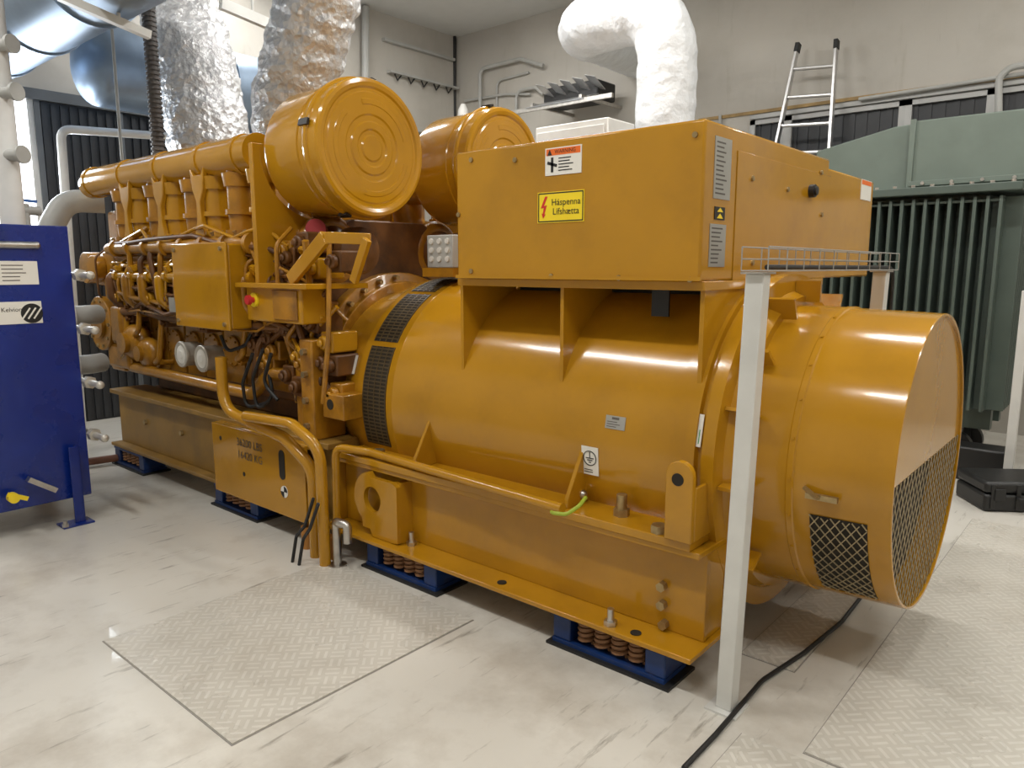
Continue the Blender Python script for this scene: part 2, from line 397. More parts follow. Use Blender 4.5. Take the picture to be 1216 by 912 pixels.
# alternator shell
al = MB().lathe([(-3.72,.58),(-3.68,.61),(-3.62,.62),(-3.36,.692),(-3.33,.699),(-3.05,.70),(-3.04,.704),(-3.03,.704),(-3.02,.70),(-1.36,.70),(-1.355,.71),(-1.30,.71),(-1.295,.725),(-1.255,.725),(-1.25,.705),(-1.225,.705),(-1.22,.735),(-1.17,.735),(-1.165,.66),(-1.12,.64)], (YC,ZC), n=96).build('alternator_housing', YEL, G, ang=25)
for a0, a1 in ((152,198), (119.5,149.5), (94,117), (62,91.5), (20,59.5)):
    m = MB()
    m.lathe([(-3.29,.690),(-3.29,.7012),(-3.09,.7012),(-3.09,.690)], (YC,ZC), n=14, a0=math.radians(a0), a1=math.radians(a1))
    m.mi = 1; a = a0+1.0
    while a < a1-.8:
        ar = math.radians(a); nrm = V((0, math.cos(ar), math.sin(ar))); c = V((0, YC, ZC))+nrm*.7018
        m.bar(c+V((-3.285,0,0)), c+V((-3.095,0,0)), .008, .003, nrm)
        a += 1.7
    for x in (-3.285, -3.24, -3.19, -3.14, -3.095): m.lathe([(x-.004,.7012),(x-.004,.7035),(x+.004,.7035),(x+.004,.7012)], (YC,ZC), n=14, a0=math.radians(a0), a1=math.radians(a1))
    m.build('vent_louvre', [DARK, PERF], al)
cw = MB().lathe([(-1.16,.605),(-1.155,.605),(-.95,.598),(-.945,.602),(-.925,.602),(-.92,.596),(-.592,.586),(-.589,.584),(-.589,.576),(-.592,.574),(-.612,.574),(-.85,.572)], (YC,ZC), n=112).build('air_inlet_cowl', YEL, G, ang=30)
m = MB(); pts = [V((-.601, YC+.575*math.cos(PI*k/48), ZC+.01+.566*math.sin(PI*k/48))) for k in range(49)]; m.prism(pts, (-.006,0,0)); m.build('end_plate', YEL, cw)
m = MB(); pts = [V((-.70, YC+.57*math.cos(-PI*k/40), ZC+.02+.57*math.sin(-PI*k/40))) for k in range(41)]; m.prism(pts, (-.004,0,0)); m.build('dark_core', DARK, cw)
MESHM = mat('expanded_metal', (.36,.29,.17), .4, .4, var=.2, scale=25)
m = MB(); R0 = .574; sl = math.radians(52)
for sg in (1, -1):
    dx, dz = math.cos(sl)*sg, math.sin(sl); nx, nz = -dz, dx
    k = -R0
    while k < R0:
        hl = math.sqrt(max(R0*R0-k*k, 0)); p0, p1 = (nx*k-dx*hl, nz*k-dz*hl), (nx*k+dx*hl, nz*k+dz*hl)
        if p0[1] > p1[1]: p0, p1 = p1, p0
        if p0[1] < .0:
            if p1[1] > .01:
                t = (.01-p0[1])/(p1[1]-p0[1]); p1 = (p0[0]+t*(p1[0]-p0[0]), .01)
            m.bar((-.600+.001*sg, YC+p0[0], ZC+p0[1]), (-.600+.001*sg, YC+p1[0], ZC+p1[1]), .005, .0025, EX)
        k += .042
m.build('mesh_grille', MESHM, cw)
m = MB(); A0, A1 = math.radians(192), math.radians(234)
m.lathe([(-.86,.5935),(-.86,.5975),(-.665,.5915),(-.665,.586)], (YC,ZC), n=14, a0=A0, a1=A1); m.build('window_dark', DARK, cw)
m = MB(); X0, X1 = -.86, -.665; La = (A1-A0)*.6
def cp(x, s): 
    r = .600-.006*(x-X0)/(X1-X0); a = A0+s/.6; return V((x, YC+r*math.cos(a), ZC+r*math.sin(a)))
for sg in (1, -1):
    k = -.8
    while k < .8:
        pts = []
        for j in range(25):
            t = j/24; x = X0+(X1-X0)*t; s_ = k+sg*(x-X0)*1.4
            if 0 <= s_ <= La: pts.append(cp(x, s_))
        for q in range(len(pts)-1): m.cyl(pts[q], pts[q+1], .0026, n=4)
        k += .05
m.build('mesh_window', MESHM, cw)
q = CY(975, 590, .605); m = MB(); m.bar(q+V((-.05,-.01,0)), q+V((.06,-.01,0)), .02, .02); m.bar(q+V((-.06,-.005,.025)), q+V((.0,-.03,.0)), .012, .012); m.build('latch', ZINC, cw)
for k in range(9):
    ar = math.radians(110+14*k); n1 = V((0, math.cos(ar), math.sin(ar))); p = V((-.935,YC,ZC))+n1*.602; MB().cyl(p, p+n1*.005, .006, n=8).build('rivet', YEL, cw)
for a in (185, 160, 140, 115, 90, 65, 40, 215):
    ar = math.radians(a); n1 = V((0, math.cos(ar), math.sin(ar))); c = V((0,YC,ZC))
    MB().bar(c+n1*.66+V((-1.165,0,0)), c+n1*.66+V((-1.06,0,0)), .014, .09, n1).build('bearing_rib', YEL, G)
sh = MB().box(-3.36, -1.2, 2.41, 2.66, .556, .592).build('foot_shelf', YEL, G, bevel=.004)
for px, py in ((738,612), (783,632), (450,540), (470, 530)):
    q = P(px, py, z=.592); m = MB(); m.cyl(q, q+V((0,0,.03)), .034, n=6)
    if px == 738: m.cyl(q, q+V((0,0,.09)), .022)
    m.build('foot_bolt', ZINC, sh)
for x in (-2.76, -1.80):
    MB().prism([(x,2.44,.592),(x,2.44,.63),(x,2.56,.84),(x,2.64,.84),(x,2.64,.592)], (.02,0,0)).build('foot_gusset', YEL, G, bevel=.003)
m = MB(); pts = [(-1.30,2.395,.592)]+[(-1.245-.055*math.cos(PI*k/10), 2.395, .845+.055*math.sin(PI*k/10)) for k in range(11)]+[(-1.19,2.395,.592)]
m.prism(pts, (0,.03,0)); m.prism([(-1.205,2.425,.592),(-1.205,2.425,.80),(-1.205,2.56,.80),(-1.205,2.62,.592)], (.015,0,0)); m.build('end_lug', YEL, G, bevel=.004)
q = V((-1.25, 2.395, .83)); MB().cyl(q, q-V((0,.002,0)), .024).build('lug_hole', DARK, G)
m = MB(); q = P(400, 480, y=2.45); m.box(q.x-.09, q.x+.1, 2.42, 2.60, q.z-.08, q.z+.06); m.build('corner_lug', YELD, G, bevel=.006)
MB().cyl((q.x-.02, 2.42, q.z), (q.x-.02, 2.418, q.z), .03).build('lug_hole', DARK, G)
for x in (-2.56, -1.95, -1.29):
    m = MB(); pts = [(x,2.60,1.54),(x,2.60,1.10)]
    for k in range(9):
        yy_ = 2.64+k*.045; pts.append((x, yy_, ZC+math.sqrt(max(.695**2-(YC-yy_)**2, 0))))
    pts.append((x, 3.0, 1.54)); m.prism(pts, (.018,0,0)); m.build('box_gusset', YEL, G)
MB().box(-2.55, -1.26, 2.57, 3.88, 1.515, 1.55).build('box_base', YEL, G, bevel=.003)
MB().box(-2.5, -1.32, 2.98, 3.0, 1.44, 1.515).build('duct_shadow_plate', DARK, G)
q = P(785, 370, y=2.75); MB().box(q.x-.04, q.x+.04, 2.74, 2.75, 1.40, 1.515).build('dark_slot', BLK, G)  # black plate stands in for the dark slot under the box
# terminal box
tb = MB().box(-2.53, -1.27, 2.55, 3.90, 1.55, 2.13).build('terminal_box', YEL, G, bevel=.01)
MB().box(-2.30, -1.275, 3.905, 4.70, 1.55, 2.09).build('rear_terminal_box', YEL, G, bevel=.01)
MB().box(-2.535, -1.265, 2.542, 2.552, 1.552, 1.567).build('front_lip', YEL, tb)
c, wd, h = rectX(872, 200, 983, 325, -1.27)
MB().slab(c, EY, EZ, wd, .50, .004).build('access_panel', YEL, tb, bevel=.002)
for px, py in ((560,190),(612,190),(826,160),(560,322),(655,328),(735,330),(820,332),(545,255)):
    q = P(px, py, y=2.55); MB().cyl(q, q-V((0,.008,0)), .011, n=8).build('screw', ZINC, tb)
for px, py in ((893,212),(935,225),(975,255),(893,312),(975,205)):
    q = P(px, py, x=-1.266); MB().cyl(q, q+V((.008,0,0)), .011, n=8).build('screw', ZINC, tb)
q = P(962, 227, x=-1.266); m = MB(); m.cyl(q, q+V((.025,0,0)), .03); m.cyl(q+V((.025,0,0)), q+V((.035,0,0)), .02); m.build('lock', BLK, tb)
def strips(m, c, xd, yd, w, h, n, fill=.85, t=.35):
    for k in range(n):
        f = fill*(.6+.4*rnd.random()); cc = c+yd*(h*(.5-(k+.5)/n))-xd*(w*(1-f)/2)
        m.slab(cc, xd, yd, w*f, h/n*t, .0006, .0032)
c, wd, h = rectY(648, 174, 691, 207, 2.55)
s_ = MB().slab(c, EX, EZ, wd, h).build('warning_sign', SIGNW, G)
m = MB(); m.slab(c+EZ*h*.34, EX, EZ, wd*.94, h*.24, .0006, .003); m.build('header', SIGNO, s_)
m = MB(); m.text('WARNING', h*.2, c+EZ*h*.34+EX*wd*.06, EX, EZ); o0 = c+EZ*h*.34-EX*wd*.37
m.prism([o0+V((-.012,-.0042,-.012)), o0+V((.012,-.0042,-.012)), o0+V((0,-.0042,.012))], (0,-.0006,0))
strips(m, c-EZ*h*.12+EX*wd*.15, EX, EZ, wd*.55, h*.55, 5)
o1 = c-EZ*h*.12-EX*wd*.3; m.bar(o1+V((0,-.004,-.03)), o1+V((0,-.004,.03)), .012, .001, EY); m.bar(o1+V((-.025,-.004,.01)), o1+V((.025,-.004,-.005)), .012, .001, EY)
m.build('lettering', TXT, s_)
c, wd, h = rectY(639, 227, 694, 264, 2.55)
s_ = MB().slab(c, EX, EZ, wd, h).build('high_voltage_sign', SIGNY, G)
m = MB()
for a, b in ((1,0), (-1,0)): m.slab(c+EX*a*wd*.475, EX, EZ, .005, h*.93, .0006, .003)
for a in (1,-1): m.slab(c+EZ*a*h*.455, EX, EZ, wd*.955, .005, .0006, .003)
m.text('Háspenna\nLífshætta', h*.3, c+EX*wd*.12, EX, EZ); m.build('lettering', TXT, s_)
m = MB(); o0 = c-EX*wd*.36; k = h*.36
m.prism([o0+V((k*a, -.0035, k*b)) for a, b in ((.15,1),(-.35,-.05),(0,-.02),(-.12,-.55),(-.25,-.5),(-.08,-1),(.22,-.6),(.08,-.6),(.35,.2),(0,.15),(.45,1))], (0,-.0006,0)); m.build('flash', TXTR, s_)
for i, (a, b, c2, d2, n) in enumerate(((846,160,869,240,12), (840,264,862,319,9))):
    c, wd, h = rectX(a, b, c2, d2, -1.27); h *= .92
    s_ = MB().slab(c, EY, EZ, wd*.85, h).build('rating_plate', SIGNS, G)
    m = MB(); strips(m, c, EY, EZ, wd*.7, h*.9, n); m.build('lettering', TXTG, s_)
c, wd, h = rectX(848, 245, 860, 262, -1.27)
s_ = MB().slab(c, EY, EZ, wd, h*.9).build('hazard_sticker', BLK, G)
m = MB(); m.prism([c+V((.0035,-wd*.3,h*.1)), c+V((.0035,wd*.3,h*.1)), c+V((.0035,0,h*.4))], (.0005,0,0)); m.prism([c+V((.0035,-wd*.3,-h*.35)), c+V((.0035,wd*.3,-h*.35)), c+V((.0035,0,0))], (.0005,0,0)); m.build('symbol', SIGNY, s_)
c, wd, h = rectX(1022, 214, 1034, 238, -1.275)
s_ = MB().slab(c, EY, EZ, wd, h).build('warning_sticker', SIGNW, G); m = MB(); m.slab(c+EZ*h*.36, EY, EZ, wd*.95, h*.22, .0006, .003); m.build('header', SIGNO, s_)
def shellframe(px, py, r):
    q = CY(px, py, r); n_ = V((0, q.y-YC, q.z-ZC)).normalized(); return q, EX, n_.cross(EX)
q, xd, yd = shellframe(731, 502, .70); s_ = MB().slab(q, xd, yd, .095, .055).build('name_plate', SIGNS, G)
m = MB(); strips(m, q-yd*.008, xd, yd, .08, .03, 3); m.slab(q+yd*.017, xd, yd, .035, .01, .0006, .0032); m.build('lettering', TXTG, s_)
q, xd, yd = shellframe(701, 547, .70); n_ = xd.cross(yd); s_ = MB().slab(q, xd, yd, .085, .125).build('earth_sticker', SIGNW, G)
m = MB(); cc = q+yd*.012+n_*.004
m.tube([cc+(xd*math.cos(2*PI*k/24)+yd*math.sin(2*PI*k/24))*.032 for k in range(24)], .002, n=4, closed=True)
m.bar(cc+yd*.028, cc, .004, .001, n_)
for k, wq in enumerate((.04, .026, .012)): m.bar(cc-yd*(.009*k)-xd*wq/2, cc-yd*(.009*k)+xd*wq/2, .004, .001, n_)
strips(m, q-yd*.045, xd, yd, .06, .02, 2); m.build('symbol', TXT, s_)
q, xd, yd = shellframe(829, 511, .712); s_ = MB().slab(q, xd, yd, .04, .125, lift=.002).build('inspection_sticker', SIGNW, G)
m = MB(); strips(m, q+xd.cross(yd)*.002, yd, -xd, .1, .03, 3); m.build('lettering', TXTN, s_)
q, xd, yd = shellframe(421, 433, .68); MB().slab(q, xd, yd, .045, .11, lift=.004).build('white_sticker', SIGNW, G)
q = P(655, 608, z=.61); MB().tube(fillet([q, q+V((.03,-.03,.01)), q+V((.09,-.02,.015)), q+V((.13,.01,.05)), q+V((.12,.07,.07))], .04), .008, n=8).build('earth_wire', GY, G)
q = P(692, 587, z=.63); MB().sphere(q, .02).build('earth_bolt', STEEL, G)
# ------------------------------------------------------------------ ENGINE
fh = MB().lathe([(-3.86,.66),(-3.84,.68),(-3.76,.68),(-3.74,.62),(-3.70,.62)], (YC,ZC+.05), n=48).box(-3.86, -3.72, 2.5, 4.0, .6, 1.1).build('flywheel_housing', YELD, G, bevel=.006)
for k in range(14):
    a = math.radians(95+12*k); p = V((-3.75, YC+.65*math.cos(a), ZC+.05+.65*math.sin(a))); MB().cyl(p, p+V((.04,0,0)), .016, n=6).build('bolt', ZINC, fh)
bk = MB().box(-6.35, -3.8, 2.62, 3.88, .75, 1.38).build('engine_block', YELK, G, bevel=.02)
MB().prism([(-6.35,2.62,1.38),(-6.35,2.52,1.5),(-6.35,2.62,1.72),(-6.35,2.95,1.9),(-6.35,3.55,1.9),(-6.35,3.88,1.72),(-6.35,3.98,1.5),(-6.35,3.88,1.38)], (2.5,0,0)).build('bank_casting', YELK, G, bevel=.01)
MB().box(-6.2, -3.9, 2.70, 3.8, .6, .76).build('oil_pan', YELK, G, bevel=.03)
MB().box(-6.2, -4.1, 3.0, 3.5, 1.88, 2.16).build('aftercooler', YELD, G, bevel=.03)
for i in range(8):
    x = -6.12+i*.28
    m = MB(); m.box(x-.125, x+.125, 2.585, 2.63, .82, 1.30); q = V((x,2.585,1.04)); m.cyl(q, q-V((0,.02,0)), .105, n=24)
    for a in range(8): p = q+V((math.cos(a*PI/4)*.088,-.02,math.sin(a*PI/4)*.088)); m.cyl(p, p-V((0,.012,0)), .01, n=6)
    m.build('crankcase_cover', YELD, bk, bevel=.004)
capx = []
for px, py in ((215,421), (239,426)):
    q = P(px, py, y=2.45); capx.append(q.x); m = MB(); m.lathe([(2.60,.086),(2.47,.086),(2.465,.094),(2.45,.094),(2.445,.088),(2.447,.068),(2.455,.066)], (q.x,q.z), n=36, axis='Y')
    rc = m.build('round_cover', SILV, bk)
    m = MB(); m.lathe([(2.4555,.067),(2.449,.066),(2.447,.03),(2.444,.026),(2.444,0)], (q.x,q.z), n=32, axis='Y'); m.build('pale_face', SIGNW, bk)
Rn = {1: Matrix.Rotation(math.radians(28), 3, 'X'), -1: Matrix.Rotation(math.radians(-28), 3, 'X')}
for sg in (1, -1):
    R = Rn[sg]; yy = lambda v: YC-sg*(YC-v)
    for i in range(8):
        x = -6.12+i*.28; c0 = V((x, yy(2.66), 1.66))
        hd = MB().obox(c0, (.235, .36, .26), R).build('cylinder_head', YELD, G, bevel=.015)
        c1 = c0+R @ V((0,0,.17))
        MB().obox(c1, (.2, .30, .12), R).build('valve_cover', YEL, hd, bevel=.02)
        if sg == 1:
            for a in (-1,1):
                for b in (-1,1):
                    p = c1+R @ V((a*.08, b*.12, .06)); MB().cyl(p, p+R @ V((0,0,.025)), .014, n=6).build('cover_bolt', ZINC, hd)
            pl = MB(); pl.obox(c0+R @ V((0,-.20,0)), (.20,.05,.20), R)
            for a in (-1,1):
                for b in (-1,1): p = c0+R @ V((a*.08,-.225,b*.08)); pl.cyl(p, p+R @ V((0,-.018,0)), .013, n=6)
            pl.build('head_side_cover', rnd.choice((YEL,YELD)), hd, bevel=.012)
            f0 = c0+R @ V((-.04,-.22,.0)); f1 = f0+R @ V((0,-.04,0))
            m = MB(); m.cyl(f0, f1, .055, n=20); m.cyl(f1, f1+R @ V((0,-.015,0)), .066, n=6); m.tube(fillet([f1, f1+V((0,-.05,-.01)), f1+V((0,-.045,-.16)), f1+V((.03,.05,-.26))], .05, 5), .036, n=12); m.build('head_elbow', rnd.choice((YEL, YELD, YELK)), hd)
            f0 = c0+R @ V((.08,-.2,.06)); m = MB(); m.cyl(f0, f0+R @ V((0,-.09,0)), .024, n=10); m.cyl(f0+R @ V((0,-.06,0)), f0+R @ V((0,-.085,0)), .036, n=6); m.build('fuel_union', YEL, hd)
            m = MB(); m.box(x-.09, x+.08, 2.44, 2.60, 1.30, 1.46); m.cyl((x-.02,2.44,1.38), (x-.02,2.40,1.38), .05, n=18); m.cyl((x-.02,2.40,1.38), (x-.02,2.385,1.38), .03, n=6); m.cyl((x+.05,2.52,1.46), (x+.05,2.52,1.54), .035, n=14)
            m.build('pump_housing', rnd.choice((YEL,YELD,YELK)), G, bevel=.012)
            m = MB(); m.bar((x+.11,2.44,1.62), (x+.13,2.42,1.26), .035, .012, EY); m.bar((x+.11,2.44,1.62), (x-.02,2.47,1.66), .03, .012, EY); m.cyl((x+.13,2.43,1.30), (x+.13,2.40,1.30), .016, n=6); m.build('stay_bracket', rnd.choice((YELD,YELK)), G)
        m = MB(); x2 = x+.03
        m.tube([V((x2, yy(2.52), 1.80)), V((x2, yy(2.51), 1.95)), V((x2, yy(2.51), 2.2))], .072, n=20)
        m.cyl((x2, yy(2.52), 1.80), (x2, yy(2.52), 1.835), .10, n=20); m.cyl((x2, yy(2.51), 1.93), (x2, yy(2.51), 1.96), .088, n=20); m.cyl((x2, yy(2.51), 2.10), (x2, yy(2.51), 2.18), .088, .10, n=20)
        m.build('riser_pipe', YEL if i % 2 else YELD, G)
    y0, z0 = 2.51, 2.285
    m = MB(); m.tube(fillet([V((-6.72, yy(y0), z0-.02)), V((-6.55, yy(y0), z0)), V((-4.15, yy(y0), z0))], .1), lambda t: .1 if t < .02 else .115, n=28)
    mp = m.build('manifold_pipe', YELP, G)
    for x in (-6.6, -5.95, -5.35, -4.75, -4.3):
        MB().lathe([(x-.02,.115),(x-.02,.123),(x+.02,.123),(x+.02,.115)], (yy(y0), z0), n=28).build('pipe_band', YELP, mp)
    for x in (-5.85, -5.3, -4.74):
        a = yy(2.405); m = MB()
        m.prism([(x-.09,a,2.24),(x-.05,a,2.19),(x+.05,a,2.19),(x+.09,a,2.24),(x+.07,a,2.10),(x+.025,a,2.02),(x+.03,a,1.90),(x+.07,a,1.80),(x-.07,a,1.80),(x-.03,a,1.90),(x-.025,a,2.02),(x-.07,a,2.10)], (0, .035*sg, 0))
        m.build('pipe_bracket', YEL, G, bevel=.006)
    for zr, rr in ((1.745, .045), (1.54, .032)):
        m = MB(); m.tube(fillet([V((-6.4,yy(2.5),zr)), V((-6.2,yy(2.41),zr)), V((-4.25,yy(2.41),zr)), V((-4.1,yy(2.55),zr-.05))], .1, 6), rr, n=18)
        for i in range(8): m.cyl((-6.08+i*.28-.02,yy(2.41),zr), (-6.08+i*.28+.02,yy(2.41),zr), rr*1.4, n=18)
        m.build('water_pipe', YELD if zr > 1.6 else YEL, G)
for k in range(10):
    z = 1.24+.065*k+rnd.uniform(-.02,.02); y = 2.38+.05*rnd.random(); pts = [V((-6.4+.2*rnd.random(), y+.1, z))]
    x = -6.3
    while x < -4.0:
        x += rnd.uniform(.15,.4); pts.append(V((x, y+rnd.uniform(-.02,.04), z+rnd.uniform(-.05,.05))))
    pts.append(V((-3.85, y+.1, z-.1)))
    MB().tube(fillet(pts, .05, 4), rnd.choice((.008,.012,.016)), n=8).build('fuel_line', rnd.choice((YEL,YELD,YELK,YELK)), G)
for k in range(20):
    x = -6.4+k*.135
    z1 = rnd.uniform(1.6,1.9)
    MB().tube(fillet([V((x,2.50,z1)), V((x+rnd.uniform(-.05,.05),2.38,z1-.1)), V((x+rnd.uniform(-.1,.1),2.395,1.36)), V((x,2.6,1.26))], .08, 5), rnd.choice((.008,.013,.020)), n=8).build('drop_line', rnd.choice((YEL,YELD,YELK,YELK)), G)
for k in range(18):
    x = -6.35+k*.145; z = rnd.uniform(1.16,1.28)
    m = MB(); m.box(x-.06, x+.05, 2.46, 2.60, z, z+rnd.uniform(.05,.10)); m.cyl((x,2.46,z+.04), (x,2.43,z+.04), .025, n=14); m.cyl((x+.03,2.46,z+.03), (x+.03,2.44,z+.03), .012, n=6)
    m.build('sensor_block', rnd.choice((YEL,YELD,YELK)), G, bevel=.006)
for k in range(7):
    x = -6.25+k*.3+rnd.uniform(-.04,.04); z = rnd.uniform(.84,1.2)
    if min(abs(x-c_) for c_ in capx) < .3 or min(abs(x+.14-c_) for c_ in capx) < .25: continue
    m = MB(); m.tube(fillet([V((x,2.58,z)), V((x,2.44,z)), V((x+.12,2.43,z+.05)), V((x+.16,2.45,z+.35))], .06, 5), .02, n=10); m.cyl((x,2.5,z), (x,2.47,z), .036, n=6); m.build('block_line', rnd.choice((YEL,YELD)), G)
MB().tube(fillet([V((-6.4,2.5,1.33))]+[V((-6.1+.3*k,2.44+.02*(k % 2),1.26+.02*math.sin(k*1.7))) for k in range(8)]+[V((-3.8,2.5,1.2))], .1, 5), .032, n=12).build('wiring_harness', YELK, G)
MB().tube(fillet([V((-6.3,2.55,.82)), V((-6.1,2.47,.82)), V((-4.3,2.47,.80)), V((-4.1,2.47,.95)), V((-3.9,2.6,.95))], .1, 6), .04, n=16).build('oil_pipe', YELD, G)
q = P(207, 362, y=2.38); MB().box(q.x-.07, q.x+.07, 2.375, 2.38, q.z-.05, q.z+.05).build('engine_plate', SIGNS, G)
f = MB().box(-6.62, -6.35, 2.5, 4.0, .75, 1.75).box(-6.9, -6.62, 2.55, 3.1, 1.45, 1.72).build('front_housing', YELD, G, bevel=.03)
m = MB(); m.cyl((-6.5,2.52,1.15), (-6.5,2.40,1.15), .22, n=32); m.cyl((-6.5,2.40,1.15), (-6.5,2.37,1.15), .12, n=24); m.build('pump_cover', YELD, f, bevel=.005)
for a in range(10): p = V((-6.5+.19*math.cos(a*PI/5), 2.40, 1.15+.19*math.sin(a*PI/5))); MB().cyl(p, p-V((0,.015,0)), .014, n=6).build('pump_bolt', ZINC, f)
m = MB(); m.cyl((-6.85,2.7,1.6),(-6.85,2.45,1.6),.13,n=24); m.cyl((-6.62,2.5,1.6),(-6.62,2.42,1.6),.1,n=24); m.build('pump_body', YELD, f, bevel=.006)
MB().box(-6.45, -6.05, 2.42, 2.6, .80, 1.0).box(-6.3, -6.1, 2.40, 2.6, 1.0, 1.3).build('pump_casting', YELD, f, bevel=.03)
m = MB(); m.sphere((-6.05,2.5,1.02), .15, n=20, sc=(1.1,.7,1)); m.sphere((-5.84,2.5,.95), .12, n=18, sc=(1.1,.7,1)); m.cyl((-6.05,2.42,1.02), (-6.05,2.375,1.02), .08, n=20); m.cyl((-5.84,2.44,.95), (-5.84,2.40,.95), .06, n=18); m.build('pump_volute', YELD, f)
MB().box(-6.6, -6.38, 2.56, 2.75, 1.72, 2.06).build('thermostat_housing', YELD, G, bevel=.03)
# air cleaners
for sg, yd_, ox in ((1, 2.75, 0), (-1, 3.81, .06)):
    c = (yd_, 2.26); yy = lambda v: YC-sg*(YC-v)
    sh_ = lambda prof: [(x+ox, r) for x, r in prof]
    ac = MB().lathe(sh_([(-3.93,.0),(-3.93,.30),(-3.91,.355),(-3.88,.365),(-3.60,.365),(-3.595,.372),(-3.57,.372),(-3.565,.365),(-3.47,.365)]), c, n=72).build('air_cleaner', YELP, G, ang=30)
    ld = MB().lathe(sh_([(-3.49,.365),(-3.49,.388),(-3.475,.392),(-3.46,.388),(-3.455,.378),(-3.395,.376),(-3.38,.368),(-3.375,.35),(-3.38,.33),(-3.388,.32),(-3.388,.305),(-3.384,.297),(-3.384,.185),(-3.390,.175),(-3.390,.150),(-3.384,.14),(-3.384,.105),(-3.390,.095),(-3.390,.075),(-3.384,.065),(-3.384,0)]), c, n=72).build('lid', YELP, ac, ang=20)
    m = MB()
    for k in range(3): m.lathe(sh_([(-3.386,.268),(-3.381,.262),(-3.381,.236),(-3.386,.230)]), c, n=24, a0=math.radians(15+120*k), a1=math.radians(105+120*k))
    m.build('pressed_rib', YELP, ac)
    for a in (80, 165, 250):
        ar = math.radians(a)*sg+(PI if sg < 0 else 0); n_ = V((0, math.cos(ar), math.sin(ar))); p = V((-3.47+ox, *c))+n_*.392
        MB().bar(p+V((-.05,0,0)), p+V((.03,0,0)), .035, .015, n_).build('clamp', BLK, ac)
    m = MB(); pts = [(-3.97, 2.33, 1.5), (-3.97, 2.33, 2.3), (-3.97, 2.40, 2.3)]
    for k in range(9):
        a = PI+PI/2*k/8; pts.append((-3.97, 2.75+.37*math.cos(a), 2.26+.37*math.sin(a)))
    pts += [(-3.97,2.95,1.9),(-3.97,2.95,1.8),(-3.97,2.62,1.72),(-3.97,2.5,1.5)]
    pts = [(x, yy(y), z) for x, y, z in pts]
    m.prism(pts, (.04,0,0)); m.build('cleaner_bracket', YEL, G, bevel=.004)
    m = MB(); m.tube(fillet([V((-3.9,yy(2.85),2.15)), V((-4.15,yy(2.85),2.15)), V((-4.15,yy(2.8),1.9)), V((-4.0,yy(2.8),1.75))], .15), .11, n=20); m.build('intake_elbow', YELD, G)
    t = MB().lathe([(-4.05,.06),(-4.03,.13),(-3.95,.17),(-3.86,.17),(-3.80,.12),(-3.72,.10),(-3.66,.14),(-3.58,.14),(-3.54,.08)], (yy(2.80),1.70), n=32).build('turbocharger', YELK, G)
    q = P(376, 274, y=2.6) if sg == 1 else P(463, 288, y=3.3)
    MB().cyl(q+V((-.08,.06,0)), q+V((.02,-.02,.01)), .065, .058).build('red_cap', RED, t)
    MB().tube([V((-3.90, yy(2.80)+.17*math.cos(2*PI*k/20), 1.70+.17*math.sin(2*PI*k/20))) for k in range(20)], .06, n=12, closed=True).build('volute', YELD, t)
MB().box(-4.15, -3.42, 2.30, 2.72, 1.485, 1.515).build('bracket_shelf', YEL, G, bevel=.004)
for a, b, y1, y2, w_ in (((386,282),(345,333),2.36,2.36,.08), ((386,282),(440,284),2.36,2.5,.06), ((436,284),(420,335),2.45,2.45,.05)):
    MB().bar(P(*a,y=y1), P(*b,y=y2), w_, .03, EY).build('support_strut', YEL, G, bevel=.004)
MB().box(-3.66, -3.54, 2.40, 2.62, .62, 1.2).build('mount_foot', YELD, G, bevel=.01)
for z in (.7, .85, 1.0, 1.13): MB().cyl((-3.6,2.40,z), (-3.6,2.375,z), .02, n=6).build('bolt', ZINC, G)
for k in range(34):
    a, b = V((rnd.uniform(-4.3,-3.42), rnd.uniform(2.38,2.6), rnd.uniform(1.1,1.8))), V((rnd.uniform(-4.3,-3.42), rnd.uniform(2.4,2.7), rnd.uniform(.75,1.8)))
    c = (a+b)/2+V((rnd.uniform(-.15,.15), -.04, rnd.uniform(-.15,.15)))
    MB().tube(fillet([a, c, b], .2, 6), rnd.choice((.009,.014,.020)), n=8).build('engine_hose', rnd.choice((YELD,YELD,YEL,YELK,YELK,YELK)), G)
for k in range(26):
    x = -4.25+.034*k; z = rnd.uniform(.8,1.75); m = MB(); m.box(x-.06, x+.05, 2.48, 2.66, z, z+.12); m.cyl((x,2.48,z+.06), (x,2.44,z+.06), .04, n=16); m.cyl((x,2.44,z+.06), (x,2.42,z+.06), .025, n=6); m.build('engine_fitting', rnd.choice((YEL,YELD,YELK,YELK)), G, bevel=.01)
for pts in ([(300,420),(288,455),(292,485),(318,478)], [(312,415),(300,450),(305,490),(325,470),(316,430)], [(322,420),(312,455),(330,475)], [(262,398),(270,418),(292,410),(300,392)]):
    MB().tube(fillet([P(a,b,y=2.38+.02*i) for i, (a,b) in enumerate(pts)], .08, 6), .011, n=8).build('black_hose', RUB, G)
c, wd, h = rectY(210, 290, 272, 388, 2.28)
jb = MB().box(c.x-wd/2, c.x+wd/2, 2.28, 2.42, c.z-h/2, c.z+h/2).build('junction_box', YEL, G, bevel=.012)
MB().box(c.x-wd/2-.008, c.x+wd/2+.008, 2.262, 2.28, c.z-h/2-.008, c.z+h/2+.008).build('cover', YEL, jb, bevel=.006)
for sx in (-1,1):
    for sz in (-1,1): p = V((c.x+sx*wd*.44, 2.262, c.z+sz*h*.44)); MB().cyl(p, p-V((0,.012,0)), .013, n=8).build('cover_screw', ZINC, jb)
MB().box(c.x-.1, c.x+.1, 2.42, 2.56, c.z-.05, c.z+.05).build('box_bracket', YELD, jb)
c, wd, h = rectY(293, 340, 358, 383, 2.34)
